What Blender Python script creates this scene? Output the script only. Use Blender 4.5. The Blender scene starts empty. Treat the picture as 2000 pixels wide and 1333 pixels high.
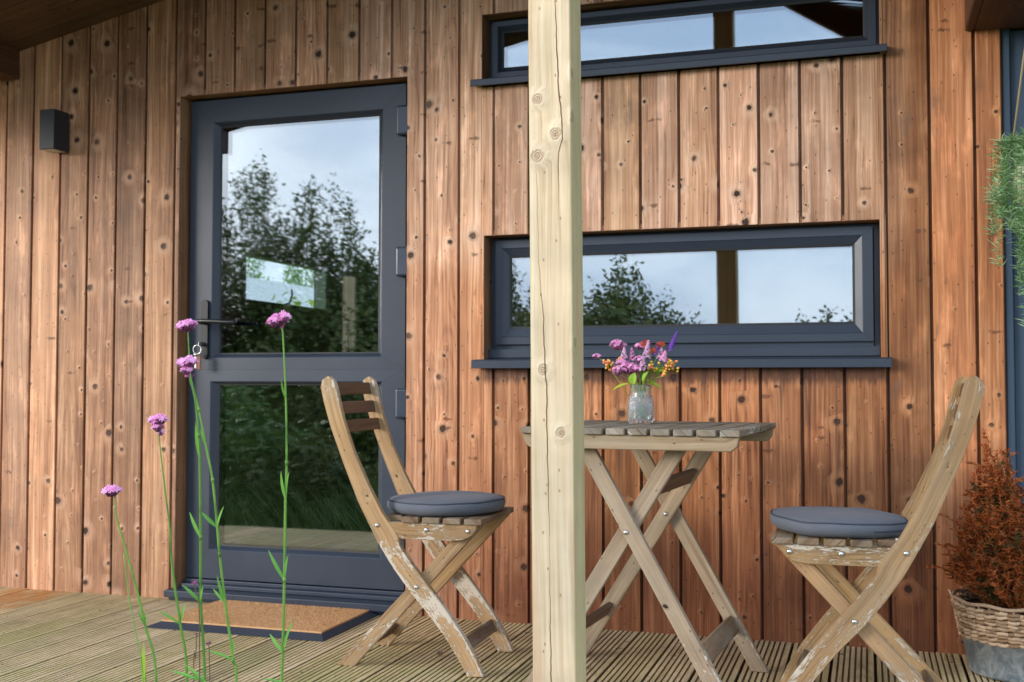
import bpy, bmesh, math, random
from mathutils import Vector, Matrix
sc = bpy.context.scene
COL = sc.collection
R = random.Random(11)
rad = math.radians

# ---------------------------------------------------------------- camera
cam = bpy.data.objects.new('camera', bpy.data.cameras.new('camera'))
COL.objects.link(cam)
cam.data.sensor_width = 36.0
cam.data.lens = 2169.5/2000*36
cam.data.clip_start = 0.05
cam.data.clip_end = 500
rx, ux, fx = (0.952244619624703, 0.3053350829365225, 0.0008194656500898621), (0.010240386319108931, -0.03461863647776218, 0.9993481297808366), (-0.3051644128725369, 0.951615488070979, 0.036092159530739666)
rx = Vector(rx); ux = Vector(ux); fx = Vector(fx)
cam.matrix_world = Matrix(((rx.x, ux.x, -fx.x, 0), (rx.y, ux.y, -fx.y, -4.0), (rx.z, ux.z, -fx.z, 0.905), (0, 0, 0, 1)))
sc.camera = cam
cam.data.dof.use_dof = True; cam.data.dof.focus_distance = 2.9; cam.data.dof.aperture_fstop = 6.3

# ---------------------------------------------------------------- light
SUN_AZ, SUN_EL = 231.0, 13.0
w = bpy.data.worlds.new('World'); sc.world = w; w.use_nodes = True
nt = w.node_tree; N = nt.nodes; bg = N['Background']
sky = N.new('ShaderNodeTexSky'); sky.sky_type = 'NISHITA'; sky.sun_disc = False
sky.sun_elevation = rad(SUN_EL); sky.sun_rotation = rad(SUN_AZ)
sky.air_density = 1.0; sky.dust_density = 1.5
tc = N.new('ShaderNodeTexCoord'); mp = N.new('ShaderNodeMapping'); mp.inputs['Scale'].default_value = (1.0, 1.0, 2.6)
nz = N.new('ShaderNodeTexNoise'); nz.inputs['Scale'].default_value = 2.6; nz.inputs['Detail'].default_value = 6; nz.inputs['Roughness'].default_value = .55; nz.inputs['Distortion'].default_value = .3
rp = N.new('ShaderNodeValToRGB'); rp.color_ramp.elements[0].position = .36; rp.color_ramp.elements[1].position = .72
rp.color_ramp.elements[0].color = (4.6, 6.2, 8.9, 1); rp.color_ramp.elements[1].color = (11.6, 12.9, 14.8, 1)
mx = N.new('ShaderNodeMix'); mx.data_type = 'RGBA'; mx.inputs[0].default_value = .82
nt.links.new(tc.outputs['Generated'], mp.inputs[0]); nt.links.new(mp.outputs[0], nz.inputs['Vector'])
nt.links.new(nz.outputs['Fac'], rp.inputs[0]); nt.links.new(sky.outputs[0], mx.inputs[6]); nt.links.new(rp.outputs[0], mx.inputs[7])
nt.links.new(mx.outputs[2], bg.inputs[0]); bg.inputs[1].default_value = 0.134
sl = bpy.data.lights.new('sun', 'SUN'); sl.energy = 2.0; sl.angle = rad(22); sl.color = (1.0, .95, .88)
so = bpy.data.objects.new('sun', sl); COL.objects.link(so)
sd = Vector((math.sin(rad(SUN_AZ))*math.cos(rad(SUN_EL)), math.cos(rad(SUN_AZ))*math.cos(rad(SUN_EL)), math.sin(rad(SUN_EL))))
so.rotation_euler = sd.to_track_quat('Z', 'Y').to_euler(); so.location = sd*30
sc.view_settings.view_transform = 'Standard'; sc.view_settings.look = 'None'
sc.view_settings.exposure = 0.68; sc.view_settings.gamma = 1.0
sc.cycles.max_bounces = 10; sc.cycles.transparent_max_bounces = 16; sc.cycles.glossy_bounces = 6; sc.cycles.transmission_bounces = 8

# ---------------------------------------------------------------- material helper
class MT:
    def __init__(s, name):
        s.m = bpy.data.materials.new(name); s.m.use_nodes = True
        s.t = s.m.node_tree; s.n = s.t.nodes; s.b = s.n['Principled BSDF']
    def node(s, typ, **kw):
        n = s.n.new(typ)
        for k, v in kw.items(): setattr(n, k, v)
        return n
    def put(s, sock, v):
        if v is None: return
        if isinstance(v, bpy.types.NodeSocket): s.t.links.new(v, sock)
        else:
            if isinstance(v, tuple) and len(v) == 3 and sock.type == 'RGBA': v = v+(1,)
            sock.default_value = v
    def M(s, op, a, b=None, c=None, clamp=False):
        n = s.node('ShaderNodeMath', operation=op, use_clamp=clamp)
        for i, v in enumerate((a, b, c)):
            if v is not None: s.put(n.inputs[i], v)
        return n.outputs[0]
    def mix(s, f, a, b, blend='MIX'):
        n = s.node('ShaderNodeMix', data_type='RGBA', blend_type=blend); n.clamp_factor = True
        s.put(n.inputs[0], f); s.put(n.inputs[6], a); s.put(n.inputs[7], b)
        return n.outputs[2]
    def ss(s, x, a, b, lo=0., hi=1.):
        n = s.node('ShaderNodeMapRange', interpolation_type='SMOOTHSTEP')
        if not isinstance(a, (int, float)) or not isinstance(b, (int, float)): n.interpolation_type = 'LINEAR'
        elif a > b: a, b, lo, hi = b, a, hi, lo
        s.put(n.inputs[0], x); s.put(n.inputs[1], a); s.put(n.inputs[2], b); s.put(n.inputs[3], lo); s.put(n.inputs[4], hi)
        return n.outputs[0]
    def vec(s, x, y, z=0.):
        n = s.node('ShaderNodeCombineXYZ')
        for i, v in enumerate((x, y, z)): s.put(n.inputs[i], v)
        return n.outputs[0]
    def noise(s, v, scale, detail=2, rough=.5, dist=0.):
        n = s.node('ShaderNodeTexNoise'); s.put(n.inputs['Vector'], v)
        n.inputs['Scale'].default_value = scale; n.inputs['Detail'].default_value = detail
        n.inputs['Roughness'].default_value = rough; n.inputs['Distortion'].default_value = dist
        return n.outputs['Fac']
    def vor(s, v, scale, feature='F1', rnd=1.):
        n = s.node('ShaderNodeTexVoronoi', voronoi_dimensions='2D', feature=feature); s.put(n.inputs['Vector'], v)
        n.inputs['Scale'].default_value = scale; n.inputs['Randomness'].default_value = rnd
        return n.outputs['Distance'], n.outputs['Color']
    def attr(s, name='rnd'):
        return s.node('ShaderNodeAttribute', attribute_name=name).outputs['Fac']
    def uv(s):
        n = s.node('ShaderNodeSeparateXYZ'); s.t.links.new(s.node('ShaderNodeTexCoord').outputs['UV'], n.inputs[0])
        return n.outputs[0], n.outputs[1]
    def obj(s):
        tc = s.node('ShaderNodeTexCoord'); n = s.node('ShaderNodeSeparateXYZ'); s.t.links.new(tc.outputs['Object'], n.inputs[0])
        return tc.outputs['Object'], n.outputs[0], n.outputs[1], n.outputs[2]
    def sep(s, c):
        n = s.node('ShaderNodeSeparateColor'); s.put(n.inputs[0], c); return n.outputs
    def white(s, v):
        n = s.node('ShaderNodeTexWhiteNoise', noise_dimensions='1D'); s.put(n.inputs['W'], v)
        return n.outputs['Value'], n.outputs['Color']
    def bump(s, h, strength=.4, dist=.002):
        n = s.node('ShaderNodeBump'); s.put(n.inputs['Height'], h); n.inputs['Strength'].default_value = strength; n.inputs['Distance'].default_value = dist
        s.t.links.new(n.outputs[0], s.b.inputs['Normal'])
    def out(s, col=None, rough=None, metal=None, spec=None):
        s.put(s.b.inputs['Base Color'], col); s.put(s.b.inputs['Roughness'], rough); s.put(s.b.inputs['Metallic'], metal)
        if spec is not None: s.b.inputs['Specular IOR Level'].default_value = spec
        return s.m

def wood(name, cl, cm, cd, ck=(.035, .014, .008), knots=.45, ks=8.0, kr=(.003, .008), streak=120., rings=.5, vary=.25, rough=.62, bump=.35,
         wearcol=None, grey=None, greyamt=0., spec=.3, knotlist=None, post=None, endgrain=None):
    s = MT(name); u, v = s.uv(); r = s.attr('rnd')
    off = s.M('MULTIPLY', r, 41.3)
    wv, wc = s.white(off); wr = s.sep(wc)
    kv = s.vec(s.M('ADD', u, off), s.M('ADD', v, s.M('MULTIPLY', off, 3.17)))
    kn = s.noise(s.vec(s.M('MULTIPLY', s.M('ADD', u, off), 70.), s.M('MULTIPLY', s.M('ADD', v, off), 45.)), 1., 3, .6)
    D, C = s.vor(kv, ks); cc = s.sep(C)
    dm = s.M('ADD', s.M('DIVIDE', D, ks), s.M('MULTIPLY', s.M('SUBTRACT', kn, .5), .016))
    has = s.M('GREATER_THAN', cc[0], s.M('SUBTRACT', 1, s.M('MULTIPLY', s.M('ADD', .3, s.M('MULTIPLY', wr[1], 1.4)), knots)))
    kradius = s.M('ADD', s.M('MULTIPLY', s.M('MULTIPLY', s.M('MULTIPLY', cc[1], cc[1]), cc[1]), kr[1]), kr[0])
    rel = s.M('DIVIDE', dm, kradius)
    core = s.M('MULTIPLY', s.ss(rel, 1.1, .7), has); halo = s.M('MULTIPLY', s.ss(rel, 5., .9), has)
    core = s.M('MULTIPLY', core, s.M('ADD', .75, s.M('MULTIPLY', cc[2], .25)))
    rim = s.M('MULTIPLY', s.M('MULTIPLY', s.ss(rel, 1.9, 1.2), has), .35)
    if knotlist:
        for (ku, kvv, krr) in knotlist:
            du = s.M('SUBTRACT', u, ku); dv = s.M('SUBTRACT', v, kvv)
            dd = s.M('DIVIDE', s.M('SQRT', s.M('ADD', s.M('MULTIPLY', du, du), s.M('MULTIPLY', dv, dv))), krr)
            dd = s.M('ADD', dd, s.M('MULTIPLY', s.M('SUBTRACT', kn, .5), 1.1))
            core = s.M('MAXIMUM', core, s.M('ADD', s.M('MULTIPLY', s.ss(dd, 1.15, .5), s.M('ADD', .42, s.M('MULTIPLY', s.M('SINE', s.M('MULTIPLY', dd, 16.)), .2))), s.M('MULTIPLY', s.M('MULTIPLY', s.ss(dd, 1.3, 1.05), s.ss(dd, .75, .95)), .3))); halo = s.M('MAXIMUM', halo, s.ss(dd, 3.2, .9))
    # tiny resin flecks and pin holes
    D2, C2 = s.vor(s.vec(s.M('MULTIPLY', s.M('ADD', u, off), 1.0), s.M('MULTIPLY', s.M('ADD', v, off), .55)), 26.)
    fl = s.M('MULTIPLY', s.ss(D2, .075, .03), s.M('GREATER_THAN', s.sep(C2)[0], .62))
    low = s.noise(s.vec(s.M('ADD', s.M('MULTIPLY', u, 7.), off), s.M('MULTIPLY', v, 1.3), off), 1., 2)
    q = s.M('ADD', s.M('ADD', u, s.M('MULTIPLY', s.M('SUBTRACT', low, .5), .035)), s.M('MULTIPLY', halo, .018 if knotlist else .006))
    st = s.noise(s.vec(s.M('MULTIPLY', q, streak), s.M('MULTIPLY', v, 2.6), off), 1., 3, .6)
    st2 = s.noise(s.vec(s.M('MULTIPLY', q, streak*.28), s.M('MULTIPLY', v, .9), s.M('ADD', off, 7.)), 1., 2, .5)
    uu = s.M('SUBTRACT', q, s.M('MULTIPLY', s.M('SUBTRACT', wr[0], .5), .08))
    F = s.M('ADD', s.M('ADD', s.M('MULTIPLY', s.M('MULTIPLY', uu, uu), 75.), s.M('MULTIPLY', v, s.M('MULTIPLY', s.M('SUBTRACT', wr[1], .5), 1.1))), s.M('MULTIPLY', low, .75))
    rg = s.M('MULTIPLY', s.M('ADD', s.M('SINE', s.M('MULTIPLY', F, 62.)), 1.), .5)
    rg = s.M('MULTIPLY', s.M('MULTIPLY', s.M('POWER', rg, 2.2), rings), s.ss(s.M('ADD', wr[1], s.M('MULTIPLY', s.M('SUBTRACT', low, .5), .8)), .35, .8, .12, 1.))
    t = s.M('ADD', s.M('MULTIPLY', s.M('SUBTRACT', st, .33), 1.35), s.M('MULTIPLY', s.M('SUBTRACT', st2, .5), 1.1))
    t = s.M('SUBTRACT', t, s.M('MULTIPLY', rg, .75), clamp=False)
    t = s.M('ADD', t, .32, clamp=True)
    ctx = dict(u=u, v=v, off=off, st=st, st2=st2, low=low, t=t, halo=halo, core=core, wr=wr, r=r)
    if callable(cl): cl, cm, cd = cl(s, ctx)
    col = s.mix(s.ss(t, 0., .5), cd, cm); col = s.mix(s.ss(t, .42, 1.), col, cl)
    bl = s.noise(kv, 5., 3, .6)
    val = s.M('ADD', s.M('MULTIPLY', s.M('SUBTRACT', wr[2], .5), vary), s.M('ADD', 1., s.M('MULTIPLY', s.M('SUBTRACT', bl, .5), .75)))
    col = s.mix(1., col, s.vec(val, val, s.M('MULTIPLY', val, s.M('ADD', .93, s.M('MULTIPLY', wr[0], .14)))), 'MULTIPLY')
    col = s.mix(s.M('MULTIPLY', halo, .6), col, s.mix(.05, cl, cd))  # paler wood round the knots, sheen highlights painted into the colour
    if greyamt:
        g = s.noise(s.vec(s.M('MULTIPLY', u, 22.), s.M('MULTIPLY', v, 5.), off), 1., 4, .65)
        col = s.mix(s.M('MULTIPLY', s.ss(g, .38, .66), greyamt), col, grey)
    if wearcol:
        wa = s.M('ADD', s.attr('wear'), s.M('MULTIPLY', s.M('MULTIPLY', s.ss(s.M('ABSOLUTE', u), .012, .024), .2), s.ss(s.attr('wear'), .2, .5)))
        wa = s.M('SUBTRACT', wa, .1)
        g = s.noise(s.vec(s.M('MULTIPLY', u, 150.), s.M('MULTIPLY', v, 45.), off), 1., 4, .7)
        g2 = s.noise(s.vec(s.M('MULTIPLY', u, 14.), s.M('MULTIPLY', v, 7.), off), 1., 2, .5)
        g = s.M('ADD', s.M('MULTIPLY', g, .62), s.M('MULTIPLY', g2, .38))
        lim = s.M('SUBTRACT', .72, s.M('MULTIPLY', wa, .27))
        wm = s.ss(s.M('SUBTRACT', g, lim), 0., .035)
        col = s.mix(s.M('MULTIPLY', wm, .78), col, wearcol)
    col = s.mix(s.M('MULTIPLY', fl, .75), col, ck)
    col = s.mix(rim, col, s.mix(.5, cd, ck))
    col = s.mix(core, col, ck)
    if post: col = post(s, ctx, col)
    h = s.M('ADD', s.M('MULTIPLY', st, .6), s.M('SUBTRACT', s.M('MULTIPLY', halo, .9), s.M('MULTIPLY', core, 1.2)))
    if wearcol: h = s.M('ADD', h, s.M('MULTIPLY', wm, .8))
    s.bump(h, bump, .003)
    rr = s.M('ADD', rough, s.M('MULTIPLY', s.M('SUBTRACT', st, .5), .3))
    return s.out(col, rr, spec=spec)

def plain(name, col, rough=.5, metal=0., nscale=40., namt=.15, bump=.1, spec=.5, coat=0.):
    s = MT(name); o, x, y, z = s.obj()
    n = s.noise(o, nscale, 4, .6); n2 = s.noise(o, nscale*.17, 2)
    k = s.M('ADD', 1-namt, s.M('MULTIPLY', s.M('ADD', n, n2), namt))
    c = s.mix(1., col, s.vec(k, k, k), 'MULTIPLY')
    s.bump(n, bump, .001)
    if coat: s.b.inputs['Coat Weight'].default_value = coat
    return s.out(c, s.M('ADD', rough, s.M('MULTIPLY', s.M('SUBTRACT', n2, .5), .25)), metal, spec)

# ---------------------------------------------------------------- mesh helper
class MB:
    def __init__(s): s.v = []; s.f = []; s.uv = []; s.r = []; s.w = []; s.sm = []
    def add(s, vs, fs, uvs, r=None, wear=0., smooth=False):
        b = len(s.v); s.v += [tuple(p) for p in vs]
        if r is None: r = R.random()
        for i, f in enumerate(fs):
            s.f.append(tuple(b+k for k in f)); s.uv.append(uvs[i]); s.r.append(r); s.sm.append(smooth)
            s.w.append(wear[i] if isinstance(wear, (list, tuple)) else wear)
        return s
    def box(s, lo, hi, long=2, r=None, wear=0., M=None, uc=None):
        lo = Vector(lo); hi = Vector(hi); c = (lo+hi)/2
        vs = [Vector((hi.x if i & 1 else lo.x, hi.y if i & 2 else lo.y, hi.z if i & 4 else lo.z)) for i in range(8)]
        fs = [(0, 2, 3, 1), (4, 5, 7, 6), (0, 1, 5, 4), (2, 6, 7, 3), (0, 4, 6, 2), (1, 3, 7, 5)]
        oth = [k for k in range(3) if k != long]
        def uv(p):
            d = p-c; u = d[oth[0]]+d[oth[1]]
            if uc is not None: u = p[oth[0]]-uc+d[oth[1]]
            return (u, p[long])
        uvs = [[uv(vs[k]) for k in f] for f in fs]
        if M is not None: vs = [M @ p for p in vs]
        return s.add(vs, fs, uvs, r, wear)
    def bar(s, p0, p1, wid, thk, up=(0, 1, 0), r=None, wear=0.):
        p0 = Vector(p0); p1 = Vector(p1); d = (p1-p0); L = d.length; d.normalize()
        t = Vector(up); t = (t-d*t.dot(d)).normalized(); b = d.cross(t)
        M = Matrix(((b.x, t.x, d.x, p0.x), (b.y, t.y, d.y, p0.y), (b.z, t.z, d.z, p0.z), (0, 0, 0, 1)))
        return s.box((-wid/2, -thk/2, 0), (wid/2, thk/2, L), 2, r, wear, M)
    def strip(s, Lp, Rp, y0, y1, r=None, wear=0., n=None):
        """prism between two outlines Lp, Rp in (x, z); thickness y0..y1"""
        if n: Lp, Rp = resample(Lp, n), resample(Rp, n)
        n = len(Lp); vs = []; L = [0.]
        for i in range(n):
            if i: L.append(L[-1]+math.dist(((Lp[i][0]+Rp[i][0])/2, (Lp[i][1]+Rp[i][1])/2), ((Lp[i-1][0]+Rp[i-1][0])/2, (Lp[i-1][1]+Rp[i-1][1])/2)))
            for (x, z), y in ((Lp[i], y0), (Rp[i], y0), (Rp[i], y1), (Lp[i], y1)): vs.append((x, y, z))
        wd = [math.dist(Lp[i], Rp[i]) for i in range(n)]; th = abs(y1-y0)
        fs = []; uvs = []; ww = []
        for i in range(n-1):
            a = 4*i; b = a+4
            for k in range(4):
                k2 = (k+1) % 4; fs.append((a+k, a+k2, b+k2, b+k))
                def U(k, i): return [-wd[i]/2, wd[i]/2, wd[i]/2+th, -wd[i]/2-th][k]
                uvs.append([(U(k, i), L[i]), (U(k2, i), L[i]), (U(k2, i+1), L[i+1]), (U(k, i+1), L[i+1])])
                ww.append(wear(L[i]) if callable(wear) else wear)
        e = 4*(n-1); fs += [(3, 2, 1, 0), (e, e+1, e+2, e+3)]; uvs += [[(0, 0), (.02, 0), (.02, .02), (0, .02)]]*2; ww += [0, 0]
        return s.add(vs, fs, uvs, r, ww)
    def lathe(s, prof, n=48, c=(0, 0, 0), f=None, cap=True, smooth=True, r=None, wear=0.):
        vs = []; fs = []; uvs = []; m = len(prof)
        for j, (rr, z) in enumerate(prof):
            for i in range(n):
                a = 2*math.pi*i/n; q = rr
                zz = z
                if f: q, zz = f(rr, z, a, j)
                vs.append((c[0]+q*math.cos(a), c[1]+q*math.sin(a), c[2]+zz))
        for j in range(m-1):
            for i in range(n):
                k = (i+1) % n
                fs.append((j*n+i, j*n+k, (j+1)*n+k, (j+1)*n+i)); uvs.append([(i/n, j/m), ((i+1)/n, j/m), ((i+1)/n, (j+1)/m), (i/n, (j+1)/m)])
        if cap:
            if prof[0][0] > 1e-5: fs.append(tuple(range(n))[::-1]); uvs.append([(0, 0)]*n)
            if prof[-1][0] > 1e-5: fs.append(tuple((m-1)*n+i for i in range(n))); uvs.append([(0, 0)]*n)
        return s.add(vs, fs, uvs, r, wear, smooth)
    def tube(s, pts, rads, n=6, r=None, smooth=True, cap=True):
        pts = [Vector(p) for p in pts]
        if isinstance(rads, (int, float)): rads = [rads]*len(pts)
        vs = []; fs = []; uvs = []; L = 0.; ref = Vector((.31, .83, .21))
        for i, p in enumerate(pts):
            d = (pts[min(i+1, len(pts)-1)]-pts[max(i-1, 0)]).normalized()
            a = d.cross(ref)
            if a.length < .05: a = d.cross(Vector((1, 0, 0)))
            a.normalize(); b = d.cross(a)
            for k in range(n):
                t = 2*math.pi*k/n; vs.append(p+a*(rads[i]*math.cos(t))+b*(rads[i]*math.sin(t)))
        for i in range(len(pts)-1):
            for k in range(n):
                k2 = (k+1) % n; fs.append((i*n+k, i*n+k2, (i+1)*n+k2, (i+1)*n+k))
                uvs.append([(k/n*.03, i*.03), ((k+1)/n*.03, i*.03), ((k+1)/n*.03, i*.03+.03), (k/n*.03, i*.03+.03)])
        if cap:
            e = (len(pts)-1)*n; fs += [tuple(range(n))[::-1], tuple(e+k for k in range(n))]; uvs += [[(0, 0)]*n]*2
        return s.add(vs, fs, uvs, r, 0., smooth)
    def leaf(s, p, d, nrm, ln, wd, bend=0., r=None, seg=3, fold=.0):
        p = Vector(p); d = Vector(d).normalized(); nn = Vector(nrm); sd_ = d.cross(nn)
        if sd_.length < 1e-3: sd_ = d.cross(Vector((.3, .5, .8)))
        sd_.normalize(); nn = sd_.cross(d)
        vs = []; fs = []; uvs = []
        for i in range(seg+1):
            t = i/seg; wdt = wd*math.sin(math.pi*min(.999, .12+.88*t))**.8*.5 if seg > 1 else wd*.5*(1-t)
            if i == seg: wdt = wd*.03
            c = p+d*(ln*t)-nn*(bend*ln*t*t)
            vs += [c-sd_*wdt+nn*fold*wdt, c, c+sd_*wdt+nn*fold*wdt]
        for i in range(seg):
            a = 3*i
            for k in (0, 1):
                fs.append((a+k, a+k+1, a+k+4, a+k+3)); uvs.append([(k*.5, i/seg), (k*.5+.5, i/seg), (k*.5+.5, (i+1)/seg), (k*.5, (i+1)/seg)])
        return s.add(vs, fs, uvs, r, 0., False)
    def quad(s, p, a, b, r=None):
        p = Vector(p); a = Vector(a); b = Vector(b)
        return s.add([p-a-b, p+a-b, p+a+b, p-a+b], [(0, 1, 2, 3)], [[(0, 0), (1, 0), (1, 1), (0, 1)]], r)
    def build(s, name, mat, parent=None, bevel=0., org=(0, 0, 0), seg=1, solid=0., **props):
        o = Vector(org); me = bpy.data.meshes.new(name)
        me.from_pydata([tuple(Vector(p)-o) for p in s.v], [], s.f)
        uvl = me.uv_layers.new(name='UVMap'); flat = [c for f in s.uv for q in f for c in q]
        uvl.data.foreach_set('uv', flat)
        a = me.attributes.new('rnd', 'FLOAT', 'FACE'); a.data.foreach_set('value', s.r)
        a = me.attributes.new('wear', 'FLOAT', 'FACE'); a.data.foreach_set('value', s.w)
        me.polygons.foreach_set('use_smooth', s.sm)
        me.materials.append(mat)
        ob = bpy.data.objects.new(name, me); COL.objects.link(ob)
        if parent is not None: ob.parent = parent
        if bevel:
            md = ob.modifiers.new('bevel', 'BEVEL'); md.width = bevel; md.segments = seg; md.limit_method = 'ANGLE'; md.angle_limit = rad(35)
        if solid:
            md = ob.modifiers.new('solid', 'SOLIDIFY'); md.thickness = solid; md.offset = 0
        for k, vv in props.items(): ob[k] = vv
        return ob

def resample(P, n):
    d = [0.]
    for i in range(1, len(P)): d.append(d[-1]+math.dist(P[i], P[i-1]))
    out = []; k = 0
    for i in range(n):
        t = d[-1]*i/(n-1)
        while k < len(P)-2 and d[k+1] < t: k += 1
        f = (t-d[k])/(d[k+1]-d[k]); out.append(tuple(P[k][j]+(P[k+1][j]-P[k][j])*f for j in range(len(P[0]))))
    return out
def smooth3(P, n=14):
    """Catmull-Rom through points"""
    P = [Vector(p) for p in P]; out = []
    for i in range(len(P)-1):
        p0, p1, p2, p3 = P[max(i-1, 0)], P[i], P[i+1], P[min(i+2, len(P)-1)]
        m = max(1, int(n/(len(P)-1)))
        for k in range(m):
            t = k/m; out.append(.5*((2*p1)+(p2-p0)*t+(2*p0-5*p1+4*p2-p3)*t*t+(3*p1-p0-3*p2+p3)*t**3))
    out.append(P[-1]); return out
def thing(name, loc=(0, 0, 0), label=None, cat=None, group=None, kind=None, rz=0.):
    o = bpy.data.objects.new(name, None); COL.objects.link(o); o.location = loc; o.rotation_euler = (0, 0, rz); o.empty_display_size = .1
    return tag(o, label, cat, group, kind)
def tag(o, label=None, cat=None, group=None, kind=None):
    if label: o['label'] = label
    if cat: o['category'] = cat
    if group: o['group'] = group
    if kind: o['kind'] = kind
    return o

# ================================================================ MATERIALS
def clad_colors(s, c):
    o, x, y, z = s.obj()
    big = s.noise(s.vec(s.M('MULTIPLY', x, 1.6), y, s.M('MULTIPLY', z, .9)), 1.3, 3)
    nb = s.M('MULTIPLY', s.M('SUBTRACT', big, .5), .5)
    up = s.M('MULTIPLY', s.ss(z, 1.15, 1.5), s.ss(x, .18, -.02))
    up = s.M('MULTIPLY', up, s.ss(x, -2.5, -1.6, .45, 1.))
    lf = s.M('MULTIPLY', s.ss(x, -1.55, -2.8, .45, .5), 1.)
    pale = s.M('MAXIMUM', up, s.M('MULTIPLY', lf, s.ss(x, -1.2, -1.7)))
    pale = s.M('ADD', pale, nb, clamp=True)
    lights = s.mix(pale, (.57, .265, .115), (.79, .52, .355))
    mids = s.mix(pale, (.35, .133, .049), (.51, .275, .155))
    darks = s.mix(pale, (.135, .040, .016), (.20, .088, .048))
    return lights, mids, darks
def clad_post(s, c, col):
    o, x, y, z = s.obj()
    # wet, weathered wall bottom beyond the table, its weaker light painted in too
    dn = s.noise(s.vec(s.M('MULTIPLY', x, 9.), y, s.M('MULTIPLY', z, 2.)), 1., 3)
    zz = s.M('ADD', z, s.M('MULTIPLY', s.M('SUBTRACT', dn, .5), .5))
    damp_shade = s.M('MULTIPLY', s.ss(zz, .72, .12), s.ss(x, -2.0, -1.2, .12, .85))
    col = s.mix(damp_shade, col, s.mix(1., col, (.42, .34, .34), 'MULTIPLY'))
    # tide mark of dark stain just under the lower sill and drips from it
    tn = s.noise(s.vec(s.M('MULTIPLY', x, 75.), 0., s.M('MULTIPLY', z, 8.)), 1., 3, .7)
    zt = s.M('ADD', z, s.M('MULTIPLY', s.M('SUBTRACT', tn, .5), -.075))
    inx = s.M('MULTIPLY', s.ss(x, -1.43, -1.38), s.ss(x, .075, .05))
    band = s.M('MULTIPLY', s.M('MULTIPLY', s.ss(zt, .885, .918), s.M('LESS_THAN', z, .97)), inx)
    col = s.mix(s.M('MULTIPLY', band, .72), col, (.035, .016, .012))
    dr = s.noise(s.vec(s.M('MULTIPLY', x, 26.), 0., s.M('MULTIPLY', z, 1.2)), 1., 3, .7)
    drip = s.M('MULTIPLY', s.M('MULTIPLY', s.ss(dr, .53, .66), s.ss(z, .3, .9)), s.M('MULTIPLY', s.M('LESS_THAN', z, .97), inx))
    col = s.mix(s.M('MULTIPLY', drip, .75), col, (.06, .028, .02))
    col = s.mix(s.M('MULTIPLY', s.ss(y, .004, .010), .5), col, (.035, .014, .008))   # joints darkened by depth, groove shade put into the colour
    hv = s.vec(s.M('ADD', s.M('MULTIPLY', c['u'], 9.), c['off']), s.M('ADD', s.M('MULTIPLY', z, 26.), c['off']))
    hd, hc = s.vor(hv, 1.); hcc = s.sep(hc)
    hn = s.noise(s.vec(s.M('MULTIPLY', c['u'], 60.), c['off'], s.M('MULTIPLY', z, 60.)), 1., 3)
    hm = s.M('MULTIPLY', s.ss(s.M('ADD', hd, s.M('MULTIPLY', s.M('SUBTRACT', hn, .5), .7)), .22, .05), s.M('GREATER_THAN', hcc[0], .945))
    col = s.mix(s.M('MULTIPLY', hm, .7), col, (.09, .035, .018))     # branch-bark dashes
    # pale patches of sheen painted into the colour, and short dark run marks
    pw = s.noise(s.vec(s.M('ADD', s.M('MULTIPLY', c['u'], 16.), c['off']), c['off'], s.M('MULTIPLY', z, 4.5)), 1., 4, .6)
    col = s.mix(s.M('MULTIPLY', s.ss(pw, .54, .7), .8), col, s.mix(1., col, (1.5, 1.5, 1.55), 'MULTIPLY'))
    rm_ = s.noise(s.vec(s.M('ADD', s.M('MULTIPLY', c['u'], 55.), c['off']), 3., s.M('MULTIPLY', z, 7.)), 1., 4, .65)
    col = s.mix(s.M('MULTIPLY', s.ss(rm_, .62, .72), .5), col, (.10, .042, .025))
    # grey lichen-like smudges
    sm = s.noise(s.vec(s.M('MULTIPLY', x, 6.), c['off'], s.M('MULTIPLY', z, 3.)), 1., 5, .7)
    col = s.mix(s.M('MULTIPLY', s.ss(sm, .58, .74), .5), col, (.13, .09, .07))
    return col
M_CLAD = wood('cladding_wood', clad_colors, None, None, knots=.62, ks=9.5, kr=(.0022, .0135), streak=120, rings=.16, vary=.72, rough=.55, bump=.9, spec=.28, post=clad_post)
M_REVEAL = wood('reveal_wood', (.36, .2, .11), (.26, .13, .065), (.14, .06, .03), streak=110)
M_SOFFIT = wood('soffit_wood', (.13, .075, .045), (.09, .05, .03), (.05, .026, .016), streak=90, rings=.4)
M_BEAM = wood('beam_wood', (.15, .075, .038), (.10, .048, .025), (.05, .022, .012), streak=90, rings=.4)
def deck_post(s, c, col):
    o, x, y, z = s.obj()
    g = s.noise(s.vec(s.M('MULTIPLY', x, 3.), s.M('MULTIPLY', y, 1.6), 0.), 1., 4, .65)
    g2 = s.noise(s.vec(s.M('MULTIPLY', x, 30.), s.M('MULTIPLY', y, 9.), 3.), 1., 4, .7)
    front = s.ss(y, -.1, -.9)
    m = s.M('MULTIPLY', s.ss(s.M('ADD', s.M('MULTIPLY', g, .6), s.M('MULTIPLY', g2, .4)), .42, .6), s.M('ADD', .2, s.M('MULTIPLY', front, .45)))
    col = s.mix(m, col, (.40, .37, .135))
    org = s.M('MULTIPLY', s.M('MULTIPLY', s.ss(x, -3.22, -3.3), s.ss(x, -3.62, -3.5)), s.M('MULTIPLY', s.ss(y, -.5, -.28), s.ss(g2, .3, .55)))
    col = s.mix(s.M('MULTIPLY', org, .8), col, (.62, .25, .06))
    dk = s.ss(z, -.001, -.004)
    col = s.mix(s.M('MULTIPLY', dk, .72), col, (.035, .026, .014))
    return col
M_DECK = wood('deck_wood', (.72, .565, .33), (.58, .43, .235), (.37, .26, .13), knots=.3, ks=7, streak=90, rings=.3, vary=.3, rough=.75, bump=.5, post=deck_post)
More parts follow.
